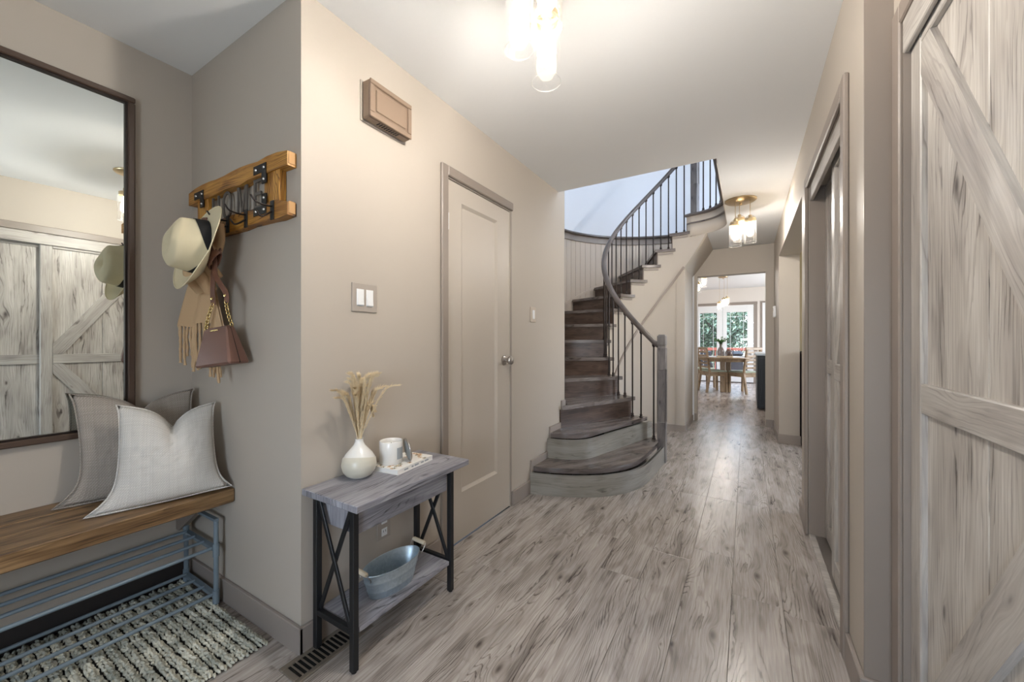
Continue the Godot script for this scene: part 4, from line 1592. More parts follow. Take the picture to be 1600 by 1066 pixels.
func make_scarf():
	var t := thing("fringed_scarf", "tan fringed scarf knotted on the coat rack beneath the hat", "scarf", Vector3(-2.03, 1.02, -0.79))
	var ell := PackedVector2Array()
	for k in 12:
		ell.append(Vector2(0.034 * cos(TAU * k / 12), 0.017 * sin(TAU * k / 12)))
	# loop from the hook down into the knot
	var b := MB.new()
	b.sweep(curve_pts([Vector3(-1.90, 1.63, -0.755), Vector3(-1.93, 1.58, -0.75), Vector3(-1.965, 1.52, -0.745), Vector3(-1.985, 1.475, -0.75)], 6), ell, Vector3(0, 0, 1), true)
	b.sweep(curve_pts([Vector3(-1.885, 1.635, -0.765), Vector3(-1.90, 1.57, -0.775), Vector3(-1.925, 1.51, -0.77), Vector3(-1.96, 1.46, -0.77)], 6), ell, Vector3(0, 0, 1), true)
	wobj("loop", b, M.scarf, t)
	# knot: three fat wrapped folds
	b = MB.new()
	var big := PackedVector2Array()
	for k in 14:
		big.append(Vector2(0.030 * cos(TAU * k / 14), 0.024 * sin(TAU * k / 14)))
	b.sweep(curve_pts([Vector3(-2.045, 1.50, -0.765), Vector3(-2.0, 1.535, -0.725), Vector3(-1.93, 1.52, -0.715), Vector3(-1.895, 1.46, -0.73), Vector3(-1.90, 1.41, -0.765)], 6), big, Vector3(0, 0.3, 1).normalized(), true)
	b.sweep(curve_pts([Vector3(-2.05, 1.46, -0.76), Vector3(-2.005, 1.475, -0.715), Vector3(-1.95, 1.455, -0.70), Vector3(-1.92, 1.405, -0.72), Vector3(-1.94, 1.36, -0.76)], 6), big, Vector3(0, 0.3, 1).normalized(), true)
	b.sweep(curve_pts([Vector3(-1.90, 1.545, -0.755), Vector3(-1.945, 1.49, -0.71), Vector3(-1.985, 1.42, -0.705), Vector3(-2.0, 1.36, -0.75)], 6), big, Vector3(0, 0.3, 1).normalized(), true)
	wobj("knot", b, M.scarf, t)
	# hanging end with soft folds, as a sheet with thickness
	var f := func(u: float, v: float, side: float) -> Vector3:
		var w := lerpf(0.065, 0.19, pow(v, 0.6))
		var cx := lerpf(-1.965, -2.055, pow(v, 0.8))
		var x := cx + (u - 0.5) * 2.0 * w
		var y := lerpf(1.44, 1.215, v) - 0.014 * (u - 0.5) - 0.01 * sin(u * 9.0) * v
		var fold := 0.016 * sin(u * 15.0 + v * 1.5) * (0.45 + 0.55 * v) + 0.012 * cos(u * 7.0 - 1.0)
		var z := -0.775 + 0.02 * (1.0 - v) + fold + side * 0.004
		return Vector3(x, y, z)
	b = MB.new()
	b.patch(40, 22, func(u, v): return f.call(u, v, 1.0), false, Vector2(0.5, 0.4))
	b.patch(40, 22, func(u, v): return f.call(u, v, -1.0), true, Vector2(0.5, 0.4))
	wobj("hanging_end", b, M.scarf, t)
	var r := RandomNumberGenerator.new()
	r.seed = 31
	for k in 25:
		var u := (k + 0.5) / 25.0
		var p: Vector3 = f.call(u, 1.0, 0.0)
		var ln := r.randf_range(0.11, 0.19) + (0.05 if k > 6 else 0.0)
		b = MB.new()
		var dx := r.randf_range(-0.012, 0.012)
		var q := curve_pts([p + Vector3(0, 0.006, 0), p + Vector3(dx * 0.3, -ln * 0.35, r.randf_range(-0.004, 0.006)), p + Vector3(dx, -ln * 0.7, r.randf_range(-0.004, 0.006)), p + Vector3(dx * 1.4, -ln, 0.0)], 4)
		var sc := []
		for i in q.size():
			sc.append(1.0 + 0.25 * sin(i * 2.1 + k))
		b.tube(q, 0.0054, 6, sc)
		wobj("tassel", b, M.scarf, t)

func make_bag():
	var at := Vector3(-1.80, 1.035, -0.755)
	var t := thing("handbag", "mauve-brown leather shoulder bag with gold chain, on the coat rack", "handbag", at)
	# body hangs tilted, turned a little from the wall
	var xf := Transform3D(Basis(Vector3.UP, deg_to_rad(14)) * Basis(Vector3(0, 0, 1), deg_to_rad(7)), Vector3(0.0, 0.012, 0.01))
	var taper := func(p: Vector3) -> Vector3:
		var k := clampf(p.y / 0.165, 0, 1)
		var q := p
		q.x *= lerpf(1.0, 0.64, pow(k, 0.8))
		q.z *= lerpf(1.0, 0.38, k)
		if p.y > 0.15:
			q.y -= 0.02 * pow(absf(p.x) / 0.11, 2.0)
		return q
	var b := MB.new()
	b.box(Vector3(0, 0.0825, 0), Vector3(0.195, 0.165, 0.09), 0.008, xf, 1, taper)
	obj("body", b, M.leather, t)
	b = MB.new()
	b.box(Vector3(0, 0.0825, 0), Vector3(0.1965, 0.16, 0.004), 0.001, xf, 1, taper)
	obj("side_seam", b, M.bronze, t)
	b = MB.new()
	b.box(Vector3(0, 0.164, 0), Vector3(0.17, 0.007, 0.02), 0.001, xf, 1, taper)
	obj("zip", b, M.tan_leather, t)
	# small gold maker's lettering bar
	for k in 8:
		b = MB.new()
		b.box(Vector3(-0.014 + k * 0.0052, 0.140 - 0.0, 0.0245), Vector3(0.0036, 0.0048, 0.002), 0.0004, xf)
		obj("gold_letter", b, M.gold, t)
	# chains and straps
	var top_l: Vector3 = xf * Vector3(-0.075, 0.15, 0.0)
	var top_r: Vector3 = xf * Vector3(0.075, 0.15, 0.004)
	var lk := MB.new()
	var ring := PackedVector3Array()
	for k in 14:
		ring.append(Vector3(0.0062 * cos(TAU * k / 14), 0.0088 * sin(TAU * k / 14), 0))
	lk.tube(ring, 0.0018, 6, null, true)
	var lmesh := lk.mesh()
	var sl := Vector3(-0.055, 0.262, 0.02)
	var sr := Vector3(0.055, 0.268, 0.02)
	for q in [[top_l, sl], [top_r, sr]]:
		var a: Vector3 = q[0]
		var e: Vector3 = q[1]
		var n := int(a.distance_to(e) / 0.0125)
		for k in n:
			var o := put("chain_link", lmesh, M.gold, t, a.lerp(e, (k + 0.5) / n) + Vector3(0, 0, 0.004 * sin(PI * k / n)))
			o.basis = basis_to(e - a, Vector3(1, 0, 0)) * Basis(Vector3.UP, PI / 2 * (k % 2) + 0.4)
		b = MB.new()
		b.lathe(PackedVector2Array([Vector2(0, 0.003), Vector2(0.005, 0.002), Vector2(0.006, 0), Vector2(0, 0)]), 10, Transform3D(basis_to(Vector3(0.2, 0, 1), Vector3.RIGHT), e + Vector3(0, 0.02, 0.005)))
		obj("rivet", b, M.gold, t)
	var knot := Vector3(0.0, 0.42, 0.03)
	var hook := Vector3(-0.085, 0.61, 0.035)
	for q in [[sl, -1.0], [sr, 1.0]]:
		var e: Vector3 = q[0]
		b = MB.new()
		b.sweep(curve_pts([e - Vector3(0, 0.006, 0), e + Vector3(0, 0.03, 0.002), knot + Vector3(0.012 * q[1] - 0.02, -0.05, 0), knot + Vector3(-0.02, 0.02, 0.0), hook + Vector3(0.004 * q[1] + 0.005, -0.08, 0.0), hook + Vector3(0.006 * q[1], 0.0, 0.004)], 6), rect(0.022, 0.004, 0.001), Vector3(0.35, 0, 1).normalized(), false)
		obj("strap", b, M.tan_leather, t)
	b = MB.new()      # the strap knotted round itself
	b.sweep(curve_pts([knot + Vector3(-0.045, -0.015, 0.008), knot + Vector3(-0.02, 0.0, 0.02), knot + Vector3(0.012, 0.03, 0.014), knot + Vector3(0.022, 0.045, 0.0), knot + Vector3(0.0, 0.04, -0.012), knot + Vector3(-0.035, 0.0, -0.012), knot + Vector3(-0.045, -0.02, 0.004)], 6), rect(0.024, 0.006, 0.0015), Vector3(0.35, 0, 1).normalized(), false)
	obj("strap_knot", b, M.tan_leather, t)

# ------------------------------------------------------------------ console table and what stands on it
func make_console():
	var t := thing("console_table", "narrow grey wood console table with black metal X frames", "table", Vector3(-1.27, 0, -1.13))
	var y1 := 0.605
	wobj("tabletop", bbm(-1.393, -1.085, y1 - 0.024, y1, -1.427, -0.828, 0.002, 2, roff(0.5, 0.8)), M.console, t)
	var b := MB.new()
	b.off = roff(0.5, 0.8)
	b.bb(-1.372, -1.168, 0.465, y1 - 0.025, -1.372, -0.892, 0.002, 2)
	wobj("drawer_box", b, M.console, t)
	wobj("shelf", bbm(-1.375, -1.155, 0.128, 0.146, -1.372, -0.892, 0.0015, 2, roff(0.5, 0.8)), M.console, t)
	for z in [-0.876, -1.388]:
		for x in [-1.162, -1.372]:
			wobj("leg", bbm(x - 0.0115, x + 0.0115, 0.004, y1 - 0.024, z - 0.0115, z + 0.0115, 0.002), M.black_metal, t)
			b = MB.new()
			b.lathe(PackedVector2Array([Vector2(0, 0), Vector2(0.009, 0), Vector2(0.009, 0.005), Vector2(0, 0.005)]), 12, Transform3D(Basis(), Vector3(x, 0, z)))
			wobj("foot_pad", b, M.dark, t)
		wobj("end_bar", bbm(-1.360, -1.174, 0.130, 0.150, z - 0.010, z + 0.010, 0.0015), M.black_metal, t)
		for s in 2:
			b = MB.new()
			var zz: float = z + [-0.0045, 0.0045][s]
			var xa: float = [-1.360, -1.174][s]
			var xb: float = [-1.174, -1.360][s]
			b.bar(Vector3(xa, 0.152, zz), Vector3(xb, 0.575, zz), 0.017, 0.009, Vector3(0, 0, 1))
			wobj("cross_brace", b, M.black_metal, t)
	# vase
	var vp := Vector3(-1.322, y1, -1.020)
	var v := thing("bud_vase", "round white bud vase with narrow neck on the console table", "vase", vp)
	b = MB.new()
	var pr := PackedVector2Array([Vector2(0, 0), Vector2(0.030, 0), Vector2(0.046, 0.008), Vector2(0.060, 0.026), Vector2(0.066, 0.050), Vector2(0.062, 0.074), Vector2(0.050, 0.094), Vector2(0.034, 0.112), Vector2(0.022, 0.126), Vector2(0.016, 0.140), Vector2(0.0155, 0.150), Vector2(0.0165, 0.153), Vector2(0.013, 0.152), Vector2(0.012, 0.13), Vector2(0.0, 0.12)])
	b.lathe(pr, 48, Transform3D(), 70.0)
	obj("body", b, M.ceramic, v)
	# dipped glaze over the lower part, its edge slanting
	b = MB.new()
	b.patch(64, 12, func(u, w):
		var a: float = TAU * u
		var hi: float = 0.078 + 0.012 * sin(a + 0.6)
		var y: float = lerpf(0.004, hi, w)
		var rr := 0.0
		for k in pr.size() - 1:
			if y >= pr[k].y and y <= pr[k + 1].y and pr[k + 1].y > pr[k].y:
				rr = lerpf(pr[k].x, pr[k + 1].x, (y - pr[k].y) / (pr[k + 1].y - pr[k].y))
				break
		return Vector3((rr + 0.0007) * cos(a), y, (rr + 0.0007) * sin(a)), true)
	obj("dipped_glaze", b, M.ceramic_glaze, v)
	# dried grass
	var g := thing("dried_grass", "bunch of pale dried pampas grass standing in the white vase", "dried grass", vp + Vector3(0, 0.12, 0))
	var r := RandomNumberGenerator.new()
	r.seed = 12
	for k in 34:
		var az := TAU * k / 34.0 * 2.0 + r.randf_range(-0.3, 0.3)
		var lean := r.randf_range(0.01, 0.08)
		var hgt := r.randf_range(0.22, 0.315) - lean * 0.4
		var droop := 0.0
		if k % 11 == 4:
			lean = r.randf_range(0.10, 0.13)
			hgt = 0.24
		var d := Vector3(cos(az), 0, sin(az))
		if k % 9 == 2:       # arching over to the far side
			d = Vector3(0.35, 0, -0.94).rotated(Vector3.UP, r.randf_range(-0.6, 0.6))
			lean = r.randf_range(0.055, 0.075)
			hgt = 0.17
			droop = r.randf_range(0.03, 0.06)
		if d.x < -0.3:
			lean *= 0.5
		var path := curve_pts([Vector3(d.x * 0.006, -0.06, d.z * 0.006), d * 0.008 + Vector3(0, 0.03, 0), d * lean * 0.42 + Vector3(0, hgt * 0.55, 0), d * lean * 0.85 + Vector3(0, hgt * 0.92, 0), d * lean * 1.25 + Vector3(0, hgt - droop, 0)], 6)
		b = MB.new()
		b.tube(path, 0.0009, 5)
		var n := path.size()
		for i in range(8, n):
			for q in 20:
				var p := path[i].lerp(path[mini(i + 1, n - 1)], r.randf())
				var tdir := (path[mini(i + 1, n - 1)] - path[maxi(i - 1, 0)]).normalized()
				var out := Vector3(r.randfn(), r.randfn() * 0.3, r.randfn()).normalized()
				var fr := sin(PI * clampf((i - 6.0) / (n - 5.0), 0.1, 0.9))
				var ln := r.randf_range(0.012, 0.032) * (0.35 + 0.65 * fr)
				var tip := p + tdir * ln + out * ln * 0.30
				var sd := tdir.cross(out).normalized() * 0.0009
				var m := p.lerp(tip, 0.5)
				b.tri(p, m + sd, m - sd, Vector2.ZERO, Vector2.ZERO, Vector2.ZERO, Vector3.UP)
				b.tri(m + sd, tip, m - sd, Vector2.ZERO, Vector2.ZERO, Vector2.ZERO, Vector3.UP)
				var s2 := out * 0.0009
				b.tri(m + s2, tip, m - s2, Vector2.ZERO, Vector2.ZERO, Vector2.ZERO, sd)
		obj("grass_stem", b, M.dried, g)
	# book
	var bk := thing("book", "slim white book with floral cover under the candle on the console", "book", Vector3(-1.285, y1, -1.215), deg_to_rad(6))
	b = MB.new()
	b.box(Vector3(0, 0.0105, 0), Vector3(0.142, 0.016, 0.226), 0.0)
	obj("pages", b, M.paper, bk)
	var cover := plain("book_cover", Color.WHITE, 0.35)
	cover.albedo_texture = floral()
	b = MB.new()
	for y in [-0.0001, 0.0206]:
		b.quad(Vector3(-0.073, y, -0.115), Vector3(0.073, y, -0.115), Vector3(0.073, y, 0.115), Vector3(-0.073, y, 0.115), Vector2(0, 0), Vector2(1, 0), Vector2(1, 1), Vector2(0, 1), Vector3(0, 1 if y > 0.01 else -1, 0))
	b.quad(Vector3(0.073, 0.0012, -0.115), Vector3(0.073, 0.0012, 0.115), Vector3(0.073, 0.02, 0.115), Vector3(0.073, 0.02, -0.115), Vector2(0, 0), Vector2(0.02, 0), Vector2(0.02, 0.02), Vector2(0, 0.02), Vector3(1, 0, 0))
	obj("cover", b, cover, bk)
	b = MB.new()
	b.bb(-0.073, 0.0745, 0.0187, 0.0203, -0.1155, 0.1155, 0.0006)
	b.bb(-0.073, 0.0745, 0.0, 0.0016, -0.1155, 0.1155, 0.0006)
	obj("boards", b, M.paper, bk)
	for k in 5:
		b = MB.new()
		b.bb(0.0731, 0.0737, 0.007, 0.0135, -0.085 + k * 0.034, -0.085 + k * 0.034 + [0.026, 0.018, 0.027, 0.012, 0.024][k])
		obj("spine_print", b, M.label_grey, bk)
	for p in [[-0.03, 0.07, 0], [0.02, 0.085, 1], [0.05, 0.05, 0]]:
		pass
	# candle
	var cp := Vector3(-1.302, y1 + 0.0203, -1.165)
	var cd := thing("jar_candle", "white jar candle with a grey label on the floral book", "candle", cp)
	b = MB.new()
	b.lathe(PackedVector2Array([Vector2(0, 0), Vector2(0.044, 0), Vector2(0.048, 0.004), Vector2(0.048, 0.092), Vector2(0.0465, 0.095), Vector2(0.0445, 0.092), Vector2(0.0445, 0.078), Vector2(0.0, 0.076)]), 40)
	obj("jar", b, M.ceramic, cd)
	b = MB.new()
	b.patch(12, 1, func(u, w):
		var a := deg_to_rad(lerpf(-38.0, 12.0, u))
		return Vector3(0.0486 * cos(a), lerpf(0.022, 0.070, w), 0.0486 * sin(a)), true)
	var lm: StandardMaterial3D = M.label_grey
	lm.cull_mode = BaseMaterial3D.CULL_DISABLED
	obj("label", b, lm, cd)
	b = MB.new()
	b.tube(PackedVector3Array([Vector3(0, 0.076, 0), Vector3(0.001, 0.082, 0), Vector3(0.002, 0.087, 0)]), 0.0012, 6)
	obj("wick", b, M.dark, cd)
	var ld := thing("candle_lid", "round silver-rimmed glass lid leaning against the white candle", "lid", Vector3(-1.262, y1 + 0.022, -1.222))
	var lx := Transform3D(basis_to(Vector3(0.45, 0.20, -0.87), Vector3.UP), Vector3(0, 0.047, 0))
	b = MB.new()
	b.lathe(PackedVector2Array([Vector2(0, -0.003), Vector2(0.044, -0.003), Vector2(0.044, 0.003), Vector2(0.0, 0.003)]), 36, lx)
	obj("disc", b, M.label_grey, ld)
	b = MB.new()
	var rp := PackedVector3Array()
	for k in 36:
		rp.append(lx * Vector3(0.0455 * cos(TAU * k / 36), 0, 0.0455 * sin(TAU * k / 36)))
	b.tube(rp, 0.0042, 8, null, true)
	obj("rim", b, M.nickel, ld)
	# eucalyptus sprig printed beside the lid is part of the cover; tub on the shelf
	var tb := thing("galvanised_tub", "oval galvanised metal tub with wooden handles on the console's shelf", "tub", Vector3(-1.24, 0.147, -1.115), deg_to_rad(-4))
	var tp := PackedVector2Array([Vector2(0, 0.004), Vector2(0.10, 0.004), Vector2(0.112, 0.0), Vector2(0.122, 0.03), Vector2(0.1245, 0.033), Vector2(0.123, 0.037), Vector2(0.135, 0.075), Vector2(0.1375, 0.078), Vector2(0.136, 0.082), Vector2(0.146, 0.118), Vector2(0.149, 0.121), Vector2(0.147, 0.124), Vector2(0.143, 0.120), Vector2(0.120, 0.04), Vector2(0.112, 0.012), Vector2(0, 0.012)])
	b = MB.new()
	b.lathe(tp, 56, Transform3D(Basis.from_scale(Vector3(0.46, 0.84, 0.90)), Vector3.ZERO), 75.0)
	obj("basin", b, M.galvanised, tb)
	for s in [-1, 1]:
		b = MB.new()
		b.tube(PackedVector3Array([Vector3(-0.036, 0.122, s * 0.143), Vector3(-0.03, 0.123, s * 0.143), Vector3(0.03, 0.123, s * 0.143), Vector3(0.036, 0.122, s * 0.143)]), 0.0088, 12, [0.8, 1, 1, 0.8])
		var hd := obj("handle", b, M.handle_wood, tb)
		for q in [-1, 1]:
			b = MB.new()
			b.tube(curve_pts([Vector3(q * 0.038, 0.122, s * 0.143), Vector3(q * 0.042, 0.118, s * 0.142), Vector3(q * 0.038, 0.094, s * 0.126), Vector3(q * 0.03, 0.082, s * 0.123)], 4), 0.0018, 6)
			put("wire_ear", b.mesh(), M.nickel, hd)
	# floor register beside the table
	var fv := thing("floor_register", "brushed metal floor register at the foot of the console table", "floor vent", Vector3(-1.335, 0, -0.90))
	var vx0 := -1.392
	var vx1 := -1.278
	var vz0 := -0.745
	var vz1 := -1.055
	wobj("well", bbm(vx0 + 0.012, vx1 - 0.012, 0.0005, 0.0015, vz0 - 0.012, vz1 + 0.012), M.dark, fv)
	for q in [[vx0, vx0 + 0.02, vz0, vz1], [vx1 - 0.02, vx1, vz0, vz1], [vx0 + 0.02, vx1 - 0.02, vz0, vz0 - 0.02], [vx0 + 0.02, vx1 - 0.02, vz1 + 0.02, vz1]]:
		wobj("frame", bbm(q[0], q[1], 0.0, 0.006, q[2], q[3], 0.002), M.vent_metal, fv)
	for k in 15:
		var z := vz0 - 0.032 - k * 0.0177
		b = MB.new()
		b.box(Vector3((vx0 + vx1) / 2, 0.0048, z), Vector3(vx1 - vx0 - 0.04, 0.0016, 0.0062), 0.0003)
		wobj("slat", b, M.vent_metal, fv)

func floral() -> ImageTexture:
	var im := Image.create(256, 384, false, Image.FORMAT_RGB8)
	im.fill(Color(0.93, 0.92, 0.90))
	var r := RandomNumberGenerator.new()
	r.seed = 5
	var blob := func(cx: float, cy: float, rx: float, ry: float, a: float, c: Color):
		for j in range(maxi(0, int(cy - 40)), mini(384, int(cy + 40))):
			for i in range(maxi(0, int(cx - 40)), mini(256, int(cx + 40))):
				var d := Vector2(i - cx, j - cy).rotated(-a)
				if (d.x / rx) * (d.x / rx) + (d.y / ry) * (d.y / ry) < 1.0:
					im.set_pixel(i, j, c)
	for k in 46:
		var cx := r.randf() * 256
		var cy := r.randf() * 384
		if absf(cx - 128) < 60 and absf(cy - 190) < 70:
			continue
		for q in 5:
			var a := TAU * q / 5.0 + r.randf()
			blob.call(cx + cos(a) * 9, cy + sin(a) * 9, 9.0, 5.0, a, [Color(0.80, 0.62, 0.44), Color(0.60, 0.52, 0.38), Color(0.45, 0.50, 0.42), Color(0.86, 0.74, 0.58)][(k + q % 2) % 4])
		blob.call(cx, cy, 4.0, 4.0, 0.0, Color(0.45, 0.32, 0.22))
	return ImageTexture.create_from_image(im)

# ------------------------------------------------------------------ wall fittings
func make_wall_fittings():
	# door chime
	var t := thing("door_chime", "taupe painted door chime box high on the left wall", "door chime", Vector3(XL, 2.085, -1.21))
	var z0 := -1.09
	var z1 := -1.325
	var y0 := 2.085
	var y1 := 2.245
	wobj("back_plate", bbm(XL, XL + 0.006, y0 - 0.006, y1 + 0.006, z0 + 0.006, z1 - 0.006, 0.001), M.plate, t)
	wobj("case", bbm(XL + 0.006, XL + 0.052, y0, y1, z0, z1, 0.006), M.chime, t)
	for q in [[y0, y0 + 0.022, z0, z1], [y1 - 0.022, y1, z0, z1], [y0 + 0.022, y1 - 0.022, z0, z0 - 0.022], [y0 + 0.022, y1 - 0.022, z1 + 0.022, z1]]:
		wobj("cover_edge", bbm(XL + 0.052, XL + 0.060, q[0], q[1], q[2], q[3], 0.003), M.chime, t)
	wobj("cover_panel", bbm(XL + 0.052, XL + 0.057, y0 + 0.034, y1 - 0.034, z0 - 0.034, z1 + 0.034, 0.004), M.chime, t)
	for k in 9:
		wobj("sound_slot", bbm(XL + 0.022, XL + 0.044, y0 - 0.0012, y0 + 0.001, z0 - 0.06 - k * 0.013, z0 - 0.066 - k * 0.013), M.dark, t)
	# double light switch
	t = thing("light_switch", "double rocker light switch in a grey plate beside the door chime's wall", "light switch", Vector3(XL, 1.27, -1.105))
	t.set_meta("label", "double white rocker light switch in a taupe plate above the console")
	wobj("plate", bbm(XL, XL + 0.006, 1.268, 1.389, -1.042, -1.169, 0.002), M.plate, t)
	for z in [-1.081, -1.129]:
		wobj("rocker_frame", bbm(XL + 0.006, XL + 0.008, 1.292, 1.364, z - 0.0185, z + 0.0185, 0.001), M.white, t)
		var b := MB.new()
		b.box(Vector3.ZERO, Vector3(0.005, 0.064, 0.031), 0.001, Transform3D(Basis(Vector3(0, 0, 1), deg_to_rad(4)), Vector3(XL + 0.0085, 1.328, z)))
		wobj("rocker", b, M.white, t)
	# single switch by the stairs
	t = thing("light_switch", "small pale single switch between the left door and the stairs", "light switch", Vector3(XL, 1.29, -2.64))
	wobj("plate", bbm(XL, XL + 0.008, 1.288, 1.404, -2.597, -2.68, 0.003), M.bead, t)
	wobj("rocker", bbm(XL + 0.008, XL + 0.013, 1.312, 1.38, -2.622, -2.655, 0.002), M.white, t)
	# outlet
	t = thing("power_outlet", "metal wall outlet plate low behind the console table", "outlet", Vector3(XL, 0.26, -1.21))
	wobj("plate", bbm(XL, XL + 0.005, 0.258, 0.372, -1.172, -1.246, 0.0015), M.plate, t)
	for y in [0.288, 0.342]:
		var o := wobj("socket_face", bbm(XL + 0.005, XL + 0.0075, y - 0.017, y + 0.017, -1.193, -1.225, 0.002), M.white, t)
		for z in [-1.203, -1.215]:
			put("slot", boxm(Vector3(XL + 0.0076, y + 0.004, z), Vector3(0.001, 0.009, 0.002)).mesh(), M.dark, o)
	# thermostat at the end of the right wall
	t = thing("thermostat", "small white control box at the far end of the right wall", "thermostat", Vector3(XR, 1.44, -5.85))
	wobj("case", bbm(XR - 0.028, XR, 1.44, 1.58, -5.80, -5.89, 0.004), M.white, t)
	wobj("display_window", bbm(XR - 0.030, XR - 0.028, 1.52, 1.555, -5.82, -5.87, 0.001), M.label_grey, t)

	# a dark cabinet in the side room, of which a sliver shows past the wide opening
	t = thing("side_cabinet", "dark wooden cabinet in the side room, a sliver past the wide opening", "cabinet", Vector3(0.9, 0, -5.3))
	wobj("body", bbm(0.515, 1.35, 0.06, 1.0, -5.48, -5.16, 0.004), M.bronze, t)
	wobj("top", bbm(0.512, 1.37, 1.0, 1.03, -5.49, -5.14, 0.004), M.bronze, t)
	for x in [0.525, 0.94]:
		var dr := wobj("cabinet_door", bbm(x, x + 0.40, 0.08, 0.98, -5.16, -5.145, 0.003), M.bronze, t)
		put("knob", boxm(Vector3(x + 0.36, 0.55, -5.138), Vector3(0.02, 0.02, 0.014), 0.004).mesh(), M.nickel, dr)
	for x in [0.55, 1.32]:
		wobj("leg", bbm(x - 0.025, x + 0.025, 0.0, 0.06, -5.45, -5.18, 0.003), M.bronze, t)

# ------------------------------------------------------------------ dining room
func chair(label: String, at: Vector3, turn: float):
	# local: faces +x (towards the table), back at -x
	var t := thing("dining_chair", label, "chair", at, turn, "wooden chairs round the dining table")
	var m: Material = M.dining_wood
	obj("seat", boxm(Vector3(0, 0.435, 0), Vector3(0.43, 0.03, 0.43), 0.008, 0), m, t)
	var b := MB.new()
	b.box(Vector3(0.005, 0.468, 0), Vector3(0.40, 0.038, 0.40), 0.015)
	obj("cushion", b, M.cushion, t)
	for z in [-0.19, 0.19]:
		b = MB.new()
		b.bar(Vector3(0.19, 0.0, z), Vector3(0.18, 0.42, z), 0.042, 0.042, Vector3(0, 0, 1))
		obj("front_leg", b, m, t)
		b = MB.new()
		b.bar(Vector3(-0.26, 0.0, z), Vector3(-0.19, 0.44, z), 0.044, 0.04, Vector3(0, 0, 1))
		b.bar(Vector3(-0.19, 0.43, z), Vector3(-0.27, 0.97, z), 0.04, 0.038, Vector3(0, 0, 1))
		obj("back_post", b, m, t)
		obj("side_apron", boxm(Vector3(-0.01, 0.39, z), Vector3(0.36, 0.06, 0.02), 0.002, 0), m, t)
	obj("front_apron", boxm(Vector3(0.185, 0.39, 0), Vector3(0.02, 0.06, 0.34), 0.002, 2), m, t)
	obj("back_apron", boxm(Vector3(-0.195, 0.39, 0), Vector3(0.02, 0.06, 0.34), 0.002, 2), m, t)
	for k in 5:
		var y := 0.56 + 0.085 * k
		var x := lerpf(-0.19, -0.27, (y - 0.43) / 0.54)
		b = MB.new()
		b.box(Vector3(x, y, 0), Vector3(0.018, 0.042, 0.36), 0.004, Transform3D(), 2)
		obj("back_slat", b, m, t)
	b = MB.new()
	b.box(Vector3(-0.272, 0.975, 0), Vector3(0.028, 0.06, 0.46), 0.008, Transform3D(), 2)
	obj("top_rail", b, m, t)

